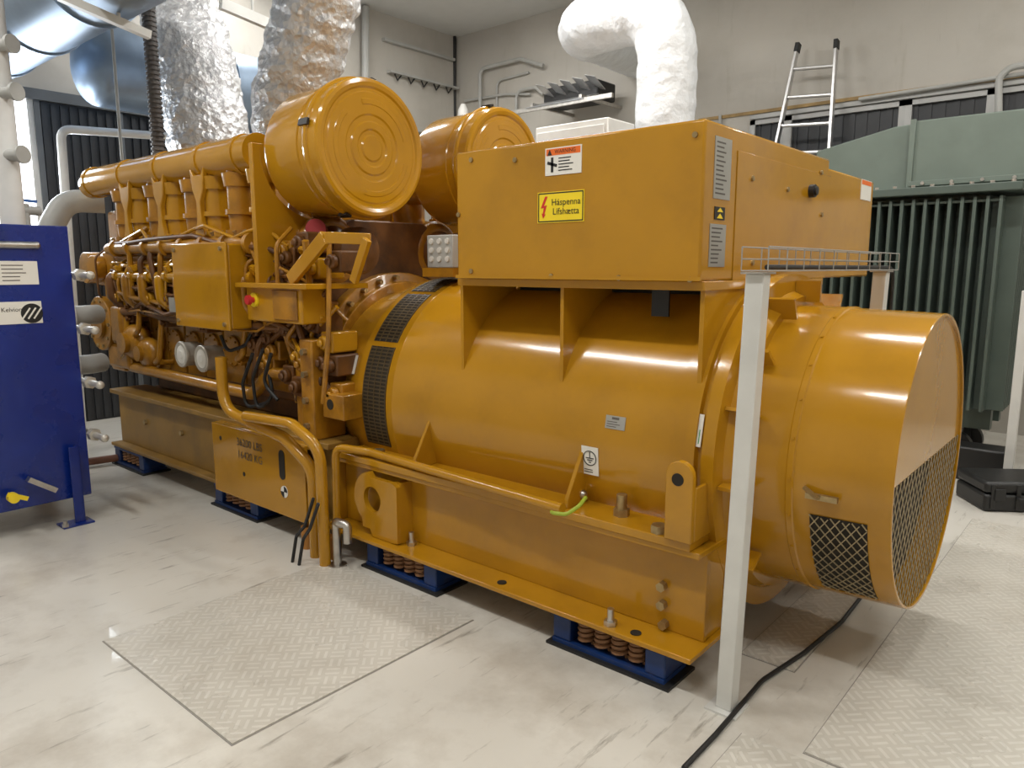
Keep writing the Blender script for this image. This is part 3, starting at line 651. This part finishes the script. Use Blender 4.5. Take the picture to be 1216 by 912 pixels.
eb = MB().box(c.x-wd/2, c.x+wd/2, 2.34, 2.5, c.z-h/2, c.z+h/2).build('stop_box', YEL, G, bevel=.01)
MB().box(c.x+wd*.02, c.x+wd*.44, 2.33, 2.34, c.z-h*.4, c.z+h*.4).build('box_lid', YELD, eb, bevel=.004)
q = P(303, 356, y=2.34); MB().cyl(q, q-V((0,.012,0)), .042, n=24).build('button_plate', SIGNY, eb)
m = MB(); m.cyl(q-V((0,.01,0)), q-V((0,.04,0)), .017); m.cyl(q-V((0,.035,0)), q-V((0,.055,0)), .03, .026); m.build('stop_button', mat('stop_red', (.5,.02,.02), .4), eb)
q = P(526, 314, y=3.0)
kb = MB().box(q.x-.11, q.x+.10, 2.98, 3.10, q.z-.02, q.z+.165).build('connector_block', GREYP, G, bevel=.006)
for i in range(3):
    for j in range(3): p = V((q.x-.07+.065*i, 2.98, q.z+.03+.05*j)); MB().cyl(p, p-V((0,.01,0)), .018, .015, n=14).build('connector_socket', WHITE, kb)
MB().box(q.x-.13, q.x+.12, 2.96, 3.14, q.z-.07, q.z-.02).build('connector_bracket', YELD, G)
# ------------------------------------------------------------------ SPRING MOUNTS
def coil(m, x, y, z0, z1, r, w, turns):
    n = turns*12; m.tube([V((x+r*math.cos(2*PI*k/12), y+r*math.sin(2*PI*k/12), z0+(z1-z0)*k/n)) for k in range(n+1)], w, n=6)
sm = thing('spring_mount', 'blue spring mount with coil springs under the near alternator end of the rail', 'spring mount', (-1.54, 2.46, 0), 'blue spring mounts under the generator')
MB().box(-1.83, -1.24, 2.36, 2.58, 0, .012).build('base_plate', RUB, sm)
MB().box(-1.81, -1.27, 2.38, 2.56, .012, .03).build('lower_channel', BLUEM, sm)
MB().box(-1.81, -1.27, 2.38, 2.56, .132, .149).build('upper_channel', BLUEM, sm, bevel=.003)
for x0, x1 in ((-1.81,-1.72), (-1.36,-1.27)): MB().box(x0, x1, 2.385, 2.555, .03, .132).build('end_block', BLUEM, sm, bevel=.006)
for y in (2.43, 2.51):
    for i in range(4):
        m = MB(); coil(m, -1.665+i*.083, y, .036, .126, .031, .0095, 4); m.build('spring', SPRING, sm)
for x, lab in ((-2.81, 'blue spring mount with coil springs under the rail beside the steel gooseneck pipe'), (-4.45, 'blue spring mount under the yellow weight marked panel'), (-6.1, 'blue spring mount at far engine end of the rail')):
    dup(sm, (x, 2.46, 0), label=lab)
dup(sm, (-1.54, 4.04, 0), label='blue spring mount under the far rail behind the round air inlet')
# ------------------------------------------------------------------ CONDUITS
def conduit(pts, r, label, name='cable_conduit', mt=YEL, group='yellow conduits beside the engine'):
    MB().tube(fillet(pts, .16, 10), r, n=18).build(name, mt, label=label, cat='conduit', group=group)
conduit([P(262,424,y=2.24), P(266,486,y=2.24), P(338,520,y=2.26), P(372,556,y=2.285), V((P(373,600,y=2.285).x, 2.285, .0))], .034, 'yellow conduit dropping from the big junction box, bending to the floor')
conduit([P(292,494,y=2.22), P(346,503,y=2.22), P(380,532,y=2.23), V((P(383,590,y=2.24).x, 2.24, 0))], .031, 'yellow conduit starting at weight panel top and curving down to floor')
k0 = P(399,600,y=2.35).x
MB().tube(fillet([V((k0,2.35,0)), V((k0,2.36,.635)), V((k0+.2,2.44,.622)), P(668,604,z=.619)], .06, 8), .022, n=16).build('cable_conduit', YEL, label='thin yellow conduit lying along the alternator foot shelf', cat='conduit', group='yellow conduits beside the engine')
for px, py, lab in ((366,650,'orange floor sleeve nearest the weight panel'), (392,663,'orange floor sleeve beside the gooseneck pipe')):
    q = P(px, py, z=0); m = MB(); m.lathe([(0,.036),(.13,.036),(.13,.03),(.02,.03)], (q.x, q.y), n=20, axis='Z'); m.build('floor_sleeve', ORSL, label=lab, cat='pipe sleeve')
q = P(401, 672, z=0)
m = MB(); m.tube(fillet([q, q+V((0,0,.25)), q+V((.03,.0,.25)), q+V((.085,.01,.25)), q+V((.085,.01,.15))], .05, 8), .024, n=18); m.lathe([(0,.05),(.012,.05),(.014,.03)], (q.x, q.y), n=20, axis='Z')
m.build('gooseneck_pipe', STEEL, label='small steel gooseneck vent pipe standing on the floor by the conduits', cat='pipe')
for i, pts in enumerate(([(372,592),(362,625),(352,636)], [(378,598),(368,628),(360,640)])):
    pp = [P(a,b,y=2.17) for a,b in pts]; pp.append(V((pp[-1].x-.02, 2.15, .0)))
    MB().tube(fillet(pp, .05), .009, n=8).build('loose_cable', RUB, label=('black loose cable end hanging left of the conduits', 'black loose cable end hanging closest to the conduits')[i], cat='cable')
# ------------------------------------------------------------------ FLOOR PLATES
for (x0,x1,y0,y1,lab) in ((-3.29,-2.21,1.12,2.30,'square tread plate set in floor left of the generator rail'), (-.72,1.2,2.34,5.4,'long tread plate in floor right of the round air inlet'), (-.92,.1,1.2,2.30,'tread plate in floor at the foot of grey post'), (-1.15,-.93,2.82,3.70,'narrow tread plate in floor under the round air inlet')):
    fp = MB().box(x0, x1, y0, y1, .0005, .006).build('floor_plate', PLATE, label=lab, cat='floor plate')
    m = MB()
    for u0, u1, v0_, v1_ in ((x0-.005,x0,y0-.005,y1+.005), (x1,x1+.005,y0-.005,y1+.005), (x0,x1,y0-.005,y0), (x0,x1,y1,y1+.005)): m.box(u0, u1, v0_, v1_, .0003, .002)
    m.build('seam', JOINT, fp)
# ------------------------------------------------------------------ CABLE TRAY AND POSTS
def post(x, y, lab, lean=0):
    t = thing('tray_post', lab, 'post', (x, y, 0), 'grey posts carrying the cable tray')
    m = MB(); q = [V((x+i*.031, y+j*.031, .008)) for i, j in ((-1,-1),(1,-1),(1,1),(-1,1))]; m.prism(q, (lean, 0, 1.572)); m.build('column', POSTW, t, bevel=.004)
    MB().box(x-.06, x+.06, y-.06, y+.06, 0, .008).build('foot_plate', POSTW, t)
    MB().box(x+lean-.04, x+lean+.04, y-.05, y+.05, 1.58, 1.586).build('head_plate', STEEL, t)
post(-1.03, 2.416, 'grey white square post in front of the alternator end', .036)
post(-1.03, 3.90, 'grey white square post behind the round air inlet', .036)
t = thing('cable_tray', 'steel wire basket cable tray on top of the grey posts', 'cable tray', (-.99, 3.2, 1.587))
m = MB(); x0, x1, y0, y1, z0, z1 = -1.04, -.95, 2.385, 4.02, 1.59, 1.668
for x in (x0, -1.01, -.98, x1): m.cyl((x,y0,z0), (x,y1,z0), .0025, n=6)
for x in (x0, x1):
    for z in (1.629, z1): m.cyl((x,y0,z), (x,y1,z), .0027, n=6)
yy_ = y0
while yy_ < y1+.01:
    m.tube([V((x0,yy_,z1)), V((x0,yy_,z0)), V((x1,yy_,z0)), V((x1,yy_,z1))], .0025, n=6); yy_ += .1635
m.build('wire_basket', WIRE, t)
MB().tube(fillet([V((-1.0,2.5,1.602)), V((-1.0,3.2,1.602)), V((-.99,3.9,1.602)), V((-.98,4.06,1.6)), V((-.98,4.06,.9)), V((-.98,4.06,.0))], .1), .009, n=8).build('tray_cable', RUB, label='black cable lying in the wire basket tray', cat='cable')
MB().tube(fillet([P(812,912,z=.012), P(850,872,z=.012), P(905,808,z=.012), P(955,775,z=.016), P(1000,738,z=.016), P(1020,712,z=.012), V((-.93,3.95,.012)), V((-.90,4.2,.012))], .25, 8), .009, n=8).build('floor_cable', RUB, label='black cable snaking over the floor from post foot to bottom edge', cat='cable')
# ------------------------------------------------------------------ HEAT EXCHANGER
hx = thing('plate_heat_exchanger', 'deep blue plate heat exchanger with white labels and steel tie bolts', 'heat exchanger', (-5.3, 1.35, 0))
MB().box(-5.11, -5.05, .95, 1.73, .16, 1.85).build('frame_plate', BLUE, hx, bevel=.005)
MB().box(-5.8, -5.74, .95, 1.73, .16, 1.85).build('pressure_plate', BLUE, hx, bevel=.005)
m = MB(); x = -5.735
while x < -5.115: m.box(x, x+.006, 1.0, 1.68, .28, 1.78); x += .013
m.build('plate_pack', STEEL, hx)
for px, py in ((86,327), (94,392), (98,457), (104,520)):
    z = P(px, py, x=-4.95).z; m = MB(); m.cyl((-5.86,1.765,z), (-4.86,1.765,z), .02); m.cyl((-5.05,1.765,z), (-5.0,1.765,z), .04, n=6); m.sphere((-4.86,1.765,z), .026); m.build('tie_bolt', SILV, hx)
z = P(40, 291, x=-5.0).z; MB().cyl((-5.045,1.25,z), (-5.045,1.55,z), .022).sphere((-5.045,1.55,z), .023).build('cross_bolt', STEEL, hx)
MB().box(-5.85, -4.98, 1.30, 1.36, 1.86, 1.92).build('carrying_bar', BLUE, hx)
m = MB(); m.box(-5.0, -4.985, 1.60, 1.66, 0, .5); m.box(-5.05, -4.985, 1.645, 1.66, 0, .5); m.box(-5.08, -4.95, 1.52, 1.7, 0, .012); m.build('support_leg', BLUE, hx, bevel=.003)
MB().box(-5.8, -5.74, 1.1, 1.2, 0, .16).build('rear_leg', BLUE, hx); MB().box(-5.11, -5.05, 1.05, 1.15, 0, .16).build('front_leg', BLUE, hx)
m = MB(); q = P(52, 575, x=-4.97); m.bar(q+V((0,-.08,.05)), q+V((0,.06,-.05)), .03, .05, EX); m.build('steel_bracket', STEEL, hx)
m = MB(); m.cyl((-4.965,1.535,.012), (-4.965,1.535,.05), .012); m.cyl((-4.965,1.535,.012), (-4.965,1.535,.03), .02, n=6); m.build('anchor_bolt', STEEL, hx)
c, wd, h = rectX(-60, 359, 50, 386, -5.05); s_ = MB().slab(c, EY, EZ, wd, h).build('maker_label', SIGNW, hx)
m = MB(); m.text('Kelvion', h*.27, P(13.5,368,x=-5.05), EY, EZ); m.build('lettering', TXT, s_)
q = P(38, 372, x=-5.047); m = MB(); m.cyl(q, q+V((.001,0,0)), .058, n=36); m.mi = 1
for k in (-1, 0, 1): o_ = q+V((.0018,0,0))+V((0,k*.03,0)); m.bar(o_+V((0,-.022,-.032)), o_+V((0,.022,.032)), .009, .0008, EX)
m.build('logo', [TXT, SIGNW], s_)
c, wd, h = rectX(-2, 310, 45, 338, -5.05); s_ = MB().slab(c, EY, EZ, wd, h).build('data_label', SIGNW, hx); m = MB(); strips(m, c, EY, EZ, wd*.85, h*.8, 5, t=.25); m.build('lettering', TXTG, s_)
q = P(14, 590, x=-4.99); m = MB(); m.cyl(q, q+V((.05,0,0)), .03); m.bar(q+V((.04,-.03,.03)), q+V((.04,.07,-.02)), .025, .012, EX); m.build('yellow_valve', SIGNY, hx)
for z, lab in ((1.24, 'upper white coolant pipe with flange beside blue exchanger'), (.86, 'lower white coolant pipe with flange beside blue exchanger')):
    t = thing('coolant_pipe', lab, 'pipe', (-6.2, 1.9, z-.1), 'white coolant pipes')
    MB().tube(fillet([V((-5.82,1.35,z)), V((-6.2,1.35,z)), V((-6.2,2.2,z)), V((-6.25,2.3,z))], .12), .075, n=18).build('pipe', GREYP, t)
    for yq in (1.98, 2.05): MB().cyl((-6.2,yq,z), (-6.2,yq+.04,z), .125, n=24).build('flange', POSTW, t)
MB().tube(fillet([P(124,240,x=-6.9), P(78,238,x=-7.0), P(60,270,x=-7.0), V((P(58,300,x=-7.0).x, P(58,300,x=-7.0).y, .0))], .2, 10), .095, n=22).build('grey_pipe', GREYP, label='thick grey pipe elbow leaving the engine front behind exchanger', cat='pipe')
MB().tube([P(100,549,z=.05), P(195,536,z=.05)], .03, n=12).build('floor_pipe', REDBR, label='red brown pipe lying on floor between exchanger and engine', cat='pipe')
q = P(4, 150, x=-6.0); t = thing('white_riser', 'thick white vertical pipe at left picture edge with valves', 'pipe', (q.x, q.y, 0))
MB().cyl((q.x,q.y,0), (q.x,q.y,ZT-.01), .075).build('pipe', PLAST, t)
for zz in (3.05, 2.75, 2.35):
    MB().cyl((q.x+.05,q.y,zz), (q.x+.16,q.y+.04,zz), .04).cyl((q.x+.16,q.y+.04,zz), (q.x+.18,q.y+.05,zz), .06).build('valve', GREYP, t)
q = P(30, 250, x=-6.5); t = thing('ball_valve', 'small valve with blue handle above the blue exchanger', 'valve', (q.x, q.y, 0))
MB().cyl(V((q.x,q.y,0)), q+V((0,0,.05)), .03).cyl(q-V((0,.1,0)), q+V((0,.1,0)), .035).build('body', GREYP, t); MB().bar(q+V((0,-.1,.08)), q+V((0,.08,.07)), .04, .02).build('handle', BLUEH, t)
pts = [P(72,235,x=-7.6), P(72,153,x=-7.6), P(212,163,x=-7.6)]
MB().tube(fillet([V((pts[0].x,pts[0].y,.0))]+pts[1:], .1), .038, n=14).build('plastic_pipe', PLAST, label='white plastic pipe with elbow in front of dark ribbed door', cat='pipe')
# ------------------------------------------------------------------ EXHAUST FOIL DUCTS
def seg(pts, n):
    pts = [V(p) for p in pts]; out = []
    for i in range(len(pts)-1):
        for k in range(n): out.append(pts[i].lerp(pts[i+1], k/n))
    return out+[pts[-1]]
for pts, r, lab in (([(-6.15,3.25,2.18), P(248,160,y=3.25), P(228,60,y=3.25), P(208,-5,y=3.25), P(196,-80,y=3.25)], .345, 'crumpled foil wrapped exhaust duct above the engine front'),
                    ([(-4.9,3.25,2.18), P(345,125,y=3.25), P(365,50,y=3.25), P(380,-10,y=3.25), P(400,-110,y=3.25)], .295, 'crumpled foil wrapped exhaust duct above the air cleaner')):
    pp = seg(pts, 22); pp[-1].z = min(pp[-1].z, ZT)
    MB().tube(pp, lambda t: r*(.94+.02*math.sin(t*70)), n=76, jit=.06, js=12).build('exhaust_duct', FOIL, label=lab, cat='exhaust duct', group='foil exhaust ducts', ang=40)
# ------------------------------------------------------------------ CEILING DUCTS
a = P(50, 5, x=-6.5)
m = MB(); m.cyl((-8.38, a.y, a.z), (-3.0, a.y, a.z), .33, n=44)
for x in (-7.6, -6.6, -5.6, -4.6): m.lathe([(x,.33),(x,.345),(x+.04,.345),(x+.04,.33)], (a.y,a.z), n=44)
m.build('ventilation_duct', GALV, label='shiny galvanised round duct running to the top left corner', cat='duct', group='galvanised ceiling ducts')
c = P(145, 82, x=-7.3)
m = MB(); m.tube(fillet([V((-7.3, c.y-.2, c.z)), V((-7.3, 4.85, c.z)), V((-8.38, 4.85, c.z))], .4, 8), .36, n=44); m.sphere((-7.3, c.y-.2, c.z), .36, n=32, sc=(1,.55,1))
for y in (c.y+.3, c.y+.95): m.lathe([(y,.36),(y,.375),(y+.04,.375),(y+.04,.36)], (-7.3,c.z), n=44, axis='Y')
m.build('ventilation_duct', GALV, label='shiny galvanised round duct crossing behind the foil exhaust ducts', cat='duct', group='galvanised ceiling ducts')
for i, (p0, p1, w_, lab) in enumerate(((P(70,-5,x=-5.2), P(178,42,x=-5.2), .05, 'pale steel support channel under the galvanised ducts at top left'), (P(262,4,x=-5.6), P(336,36,x=-5.6), .08, 'pale steel support channel between the two foil exhaust ducts'))):
    m = MB(); m.bar(p0, p1, .05, w_); mid = (p0+p1)/2
    if i == 0:
        m.cyl(p0, V((p0.x,p0.y,ZT)), .012, n=8); s_ = (a.y-p0.y)/(p1.y-p0.y); p = p0.lerp(p1, s_); m.cyl(p, V((p.x, p.y, a.z-.331)), .012, n=8)
    else:
        for p in (p0, mid, p1): m.cyl(p, V((p.x,p.y,ZT)), .012, n=8)
    m.build('support_channel', POSTW, label=lab, cat='channel')
a = P(145,190,x=-6.8); MB().cyl((a.x,a.y,a.z), (a.x,a.y,ZT), .013).build('hanger_rod', GREYP, label='thin hanger rod left of the ribbed black hose', cat='rod')
a = P(189,190,x=-6.0); m = MB(); z = a.z
m.cyl((a.x,a.y,a.z-.1), (a.x,a.y,ZT), .042)
while z < ZT-.9: m.cyl((a.x,a.y,z), (a.x,a.y,z+.018), .052, n=16); z += .035
m.build('corrugated_hose', mat('grey_hose', (.10,.09,.085), .5), label='dark ribbed vertical hose left of the foil exhaust duct', cat='hose')
# ------------------------------------------------------------------ WHITE INSULATED DUCT
y = 5.8
v0 = P(790,140,y=y); h0 = P(700,30,y=y)
xe = P(684,30,y=y).x
e1 = P(756,66,y=8.30)
pts = fillet([V((v0.x,y,0)), V((v0.x,y,h0.z)), V((xe,y,h0.z)), V((e1.x*.25+xe*.75,6.6,h0.z*.7+e1.z*.3)), e1, V((e1.x,YW-.03,e1.z))], .46, 16)
pp = []
for i in range(len(pts)-1):
    n = max(1, int((pts[i+1]-pts[i]).length/.035))
    for k in range(n): pp.append(pts[i].lerp(pts[i+1], k/n))
pp.append(pts[-1])
MB().tube(pp, lambda t: .248-.008*(abs(math.sin(t*45)) < .12), n=56, jit=.05, js=7).build('insulated_duct', WCLOTH, label='thick white insulated pipe bending over behind the terminal box', cat='duct', ang=70)
q = P(688, 106, y=8.0)
t = thing('fan_heater', 'wall mounted fan heater with open aluminium flaps beside the white pipe', 'heater', (q.x, 8.2, q.z-.25))
MB().box(q.x-.5, q.x+.35, 7.9, 8.3, q.z-.16, q.z+.06).build('casing', BLK, t, bevel=.02)
for k in range(5):
    c_ = V((q.x-.4+.19*k, 7.82, q.z)); MB().obox(c_, (.17,.26,.008), Matrix.Rotation(math.radians(-25), 3, 'X') @ Matrix.Rotation(math.radians(18), 3, 'Y')).build('flap', ALU, t)
MB().obox((q.x-.1,7.75,q.z-.17), (.9,.35,.012), Matrix.Rotation(math.radians(18), 3, 'X')).build('drip_plate', ALU, t)
for sx in (-.45,.3): MB().box(q.x+sx-.02, q.x+sx+.02, 7.6, YW-.002, q.z-.21, q.z-.17).build('bracket', STEEL, t)
MB().bar((q.x-.95,7.62,q.z-.24), (q.x+.75,7.62,q.z-.24), .04, .05).build('support_rail', STEEL, t)
def wallpipe(pts, r, lab, name='wall_conduit', mt=GREYP, cat='conduit', b=.12, **kw):
    MB().tube(fillet([P(a,b_,**kw) for a,b_ in pts], b), r, n=10).build(name, mt, label=lab, cat=cat)
wallpipe([(570,150),(570,82),(618,70),(645,78)], .028, 'grey pipe loop on the back wall left of the fan heater, the larger one', y=8.42)
wallpipe([(613,140),(613,108),(636,104),(645,112)], .022, 'grey pipe loop under the larger one on back wall', y=8.43)
wallpipe([(552,120),(600,112),(630,112)], .018, 'thin grey pipe crossing below the pipe loops on back wall', y=8.46)
wallpipe([(590,160),(590,96),(628,86)], .016, 'thin grey pipe rising between the pipe loops on back wall', y=8.47)
wallpipe([(540,150),(540,36)], .025, 'dark vertical cable in the room corner', 'corner_cable', RUB, 'cable', y=8.45)
wallpipe([(434,95),(434,8)], .05, 'grey vertical pipe on the left wall near the ceiling', x=XW+.08)
wallpipe([(1020,118),(1110,104),(1290,76)], .02, 'thin grey conduit running along the top of the louvre windows', y=8.36)
wallpipe([(1186,150),(1186,92),(1200,80),(1290,66)], .03, 'grey bent pipe on the back wall above the transformer housing', y=8.32)
wallpipe([(855,136),(855,200)], .018, 'thin grey drop conduit on back wall right of white pipe', y=8.46)
a, b = P(462,82,x=XW+.06), P(540,106,x=XW+.06)
t = thing('wall_bracket_rail', 'dark cable ladder with hooks on the wall near the corner', 'cable rail', (XW+.06, (a.y+b.y)/2, b.z-.1))
zz = (a.z+b.z)/2; MB().box(XW+.002, XW+.1, a.y, YW-.05, zz-.02, zz+.01).build('rail', GREYP, t)
k = a.y+.1
while k < YW-.15: MB().tube([V((XW+.06,k,zz-.02)), V((XW+.06,k+.05,zz-.1)), V((XW+.06,k+.12,zz-.02))], .012, n=6).build('hook', BLK, t); k += .25
a = P(420,92,x=XW+.06); MB().box(XW+.002, XW+.1, a.y-.2, YW-.1, a.z-.55, a.z-.5).build('wall_channel', GREYP, label='pale horizontal channel along the left wall below the hooks', cat='channel')
a = P(470,52,x=XW+.06); MB().box(XW+.002, XW+.07, a.y-.2, YW-.1, a.z, a.z+.04).build('wall_channel', GREYP, label='thin pale channel along the left wall above the hooks', cat='channel')
q = P(550,140,y=7.6); MB().lathe([(0,.09),(q.z-.2,.09),(q.z+.1,.07),(q.z+.18,.03)], (q.x,7.6), n=20, axis='Z').build('white_cylinder', WHITE, label='slim white vertical cylinder behind the far air cleaner', cat='cylinder')
q0, q1 = P(636,152,y=5.1), P(722,150,y=5.1)
cb = thing('cabinet', 'pale grey cabinet whose top shows behind the terminal box', 'cabinet', ((q0.x+q1.x)/2, 5.35, 0))
MB().box(q0.x, q1.x, 5.1, 5.5, 0, q0.z).build('body', WHITE, cb, bevel=.01); MB().box(q0.x+.03, q1.x-.03, 5.085, 5.1, .1, q0.z-.05).build('door', WHITE, cb, bevel=.004)
# ------------------------------------------------------------------ LADDER
t = thing('ladder', 'aluminium ladder with black rubber tips leaning on the louvre windows', 'ladder', (-2.95, 7.75, 0))
T1, T2, M1, M2 = P(946,62,y=8.32), P(993,58,y=8.32), P(922,172,y=8.16), P(985,180,y=8.16)
def ext(T, M): k = T.z/(T.z-M.z); return T+(M-T)*k
B1, B2 = ext(T1, M1), ext(T2, M2)
for T, B_ in ((T1,B1), (T2,B2)):
    MB().bar(B_, T, .07, .03, EX).build('rail', ALU, t, bevel=.004); MB().bar(T, T+(T-B_).normalized()*.09, .08, .04, EX).build('tip', RUB, t)
for k in range(13):
    s_ = (k+.6)/13.2; MB().cyl(B1.lerp(T1, s_), B2.lerp(T2, s_), .02, n=10).build('rung', ALU, t)
# ------------------------------------------------------------------ TRANSFORMER
tr = thing('transformer', 'large green transformer with vertical cooling fins and top cable housing', 'transformer', (-2.0, 7.0, 0))
MB().box(-2.95, -1.0, 6.72, 7.35, .5, 2.17).build('tank', GREEND, tr, bevel=.01)
m = MB(); x = -2.95
while x < -.84: m.box(x, x+.024, 6.48, 6.72, .52, 2.12); x += .082
m.box(-2.95, -.87, 6.5, 6.52, 2.08, 2.1); m.build('cooling_fins', GREEND, tr, bevel=.005)
m = MB(); y = 6.62
while y < 7.35: m.box(-1.0, -.76, y, y+.024, .52, 2.12); y += .082
m.build('side_fins', GREEND, tr, bevel=.005)
MB().box(-3.0, -.76, 6.44, 7.42, 2.15, 2.21).build('lid', GREEND, tr, bevel=.006)
x1 = P(1085,150,y=6.6).x
MB().box(x1, .1, 6.6, 7.3, 2.22, 2.73).build('cable_housing', GREEN, tr, bevel=.01)
MB().prism([(x1,6.65,2.22),(x1,6.65,2.72),(x1-.15,6.65,2.71),(x1-.75,6.65,2.58),(x1-.75,6.65,2.22)], (0,.6,0)).build('sloped_housing', GREEN, tr, bevel=.008)
MB().box(x1-.02, x1+.02, 6.58, 6.6, 2.22, 2.74).build('housing_flange', GREEN, tr, bevel=.003); MB().box(x1, .1, 6.575, 6.6, 2.23, 2.27).build('housing_flange', GREEN, tr, bevel=.003)
for k in range(7): p = V((x1+.1+.2*k, 6.575, 2.25)); MB().cyl(p, p-V((0,.012,0)), .014, n=6).build('housing_bolt', STEEL, tr)
for yq in (6.75, 7.2): MB().box(-2.9, -.85, yq, yq+.1, .34, .5).build('base_beam', GREEND, tr)
for xq in (-2.7, -1.1):
    for yq in (6.8, 7.25): MB().cyl((xq,yq-.04,.15), (xq,yq+.04,.15), .15, n=24).box(xq-.06, xq+.06, yq-.05, yq+.05, .15, .34).build('wheel', BLK, tr)
x = -2.9
while x < -.78: MB().cyl((x,6.47,2.21), (x,6.47,2.228), .016, n=6).build('lid_bolt', STEEL, tr); x += .13
q = P(1209, 450, y=6.3); MB().box(q.x-.03, q.x+.03, 6.27, 6.33, 0, P(1209,345,y=6.3).z).build('steel_post', POSTW, label='grey steel post at right picture edge in front of transformer', cat='post', bevel=.004)
cs = thing('equipment_case', 'black plastic equipment case lying on the floor by the transformer', 'case', (-.6, 6.15, 0))
cs.rotation_euler = (0, 0, math.radians(36)); ORG[cs.name] = V((0,0,0))
L_, W_ = .58, .38
MB().box(-L_/2, L_/2, -W_/2, W_/2, 0, .12).build('lower_shell', BLK, cs, bevel=.02)
MB().box(-L_/2, L_/2, -W_/2, W_/2, .124, .205).build('lid', BLK, cs, bevel=.025)
for x in (-.24,-.08,.08,.24): MB().box(x-.015, x+.015, -W_/2-.008, -W_/2, .02, .19).build('rib', BLK, cs, bevel=.004)
for x in (-.2, .2): MB().box(x-.035, x+.035, -W_/2-.015, -W_/2, .08, .16).build('latch', BLK, cs, bevel=.004)
MB().tube(fillet([V((-.09,-W_/2,.10)), V((-.09,-W_/2-.04,.10)), V((.09,-W_/2-.04,.10)), V((.09,-W_/2,.10))], .02), .01, n=8).build('handle', RUB, cs)
cs.location = (-.57, 5.94, 0.0)
MB().tube(fillet([P(1105,560,z=.02), P(1150,545,z=.02), P(1200,540,z=.02)], .1), .02, n=8).build('floor_hose', GREYP, label='pale hose on floor behind the black case', cat='hose')
q = P(1165, 520, y=6.6)
MB().box(q.x-.16, q.x+.2, 6.38, 6.62, 0, .26).build('tool_box', BLK, bevel=.02, label='dark small box standing under the transformer fins behind the case', cat='box')
# ------------------------------------------------------------------ LIGHTS
for (x, y, e) in ((-7.0,-.2,58), (-3.9,.3,58), (-.9,.3,58), (1.9,.8,42), (-7.2,4.6,56), (-3.9,4.5,80), (-.9,4.5,76), (1.9,4.2,44), (1.0,7.0,46), (-6.0,6.3,48)):  # fittings out of view; camera-side and background ones added as fill
    lt = thing('ceiling_fill_light', 'long white unseen ceiling light fitting, some added as fill', 'ceiling light', (x, y, ZT-.12), 'unseen ceiling light fittings')
    MB().box(x-.75, x+.75, y-.11, y+.11, ZT-.07, ZT).build('fill_light_housing', WHITE, lt); MB().box(x-.73, x+.73, y-.09, y+.09, ZT-.11, ZT-.07).build('fill_light_diffuser', EMITL, lt)
    la = bpy.data.lights.new('lamp', 'AREA'); la.shape = 'RECTANGLE'; la.size = 1.46; la.size_y = .18; la.energy = e; la.color = (1,.98,.94)
    lo = bpy.data.objects.new('lamp', la); C.objects.link(lo); lo.location = (x, y, ZT-.13)
la = bpy.data.lights.new('daylight_lamp', 'AREA'); la.shape = 'RECTANGLE'; la.size = .4; la.size_y = 1.4; la.energy = 45; la.color = (.85,.93,1)
lo = bpy.data.objects.new('daylight_lamp', la); C.objects.link(lo); lo.location = (XW+.1, 2.4, 2.5); lo.rotation_euler = (0, math.radians(-90), 0)
wd_ = bpy.data.worlds.new('World'); bpy.context.scene.world = wd_; wd_.use_nodes = True
wd_.node_tree.nodes['Background'].inputs[0].default_value = (.6,.65,.7,1); wd_.node_tree.nodes['Background'].inputs[1].default_value = .1
# ------------------------------------------------------------------ CAMERA
cd = bpy.data.cameras.new('camera'); cd.sensor_width = 36; cd.lens = 36*FPX/1216; cd.clip_start = .05
co = bpy.data.objects.new('camera', cd); C.objects.link(co); co.location = CAM
co.rotation_euler = (PI/2-TH, 0, AZ-PI/2)
bpy.context.scene.camera = co
bpy.context.scene.view_settings.view_transform = 'Standard'
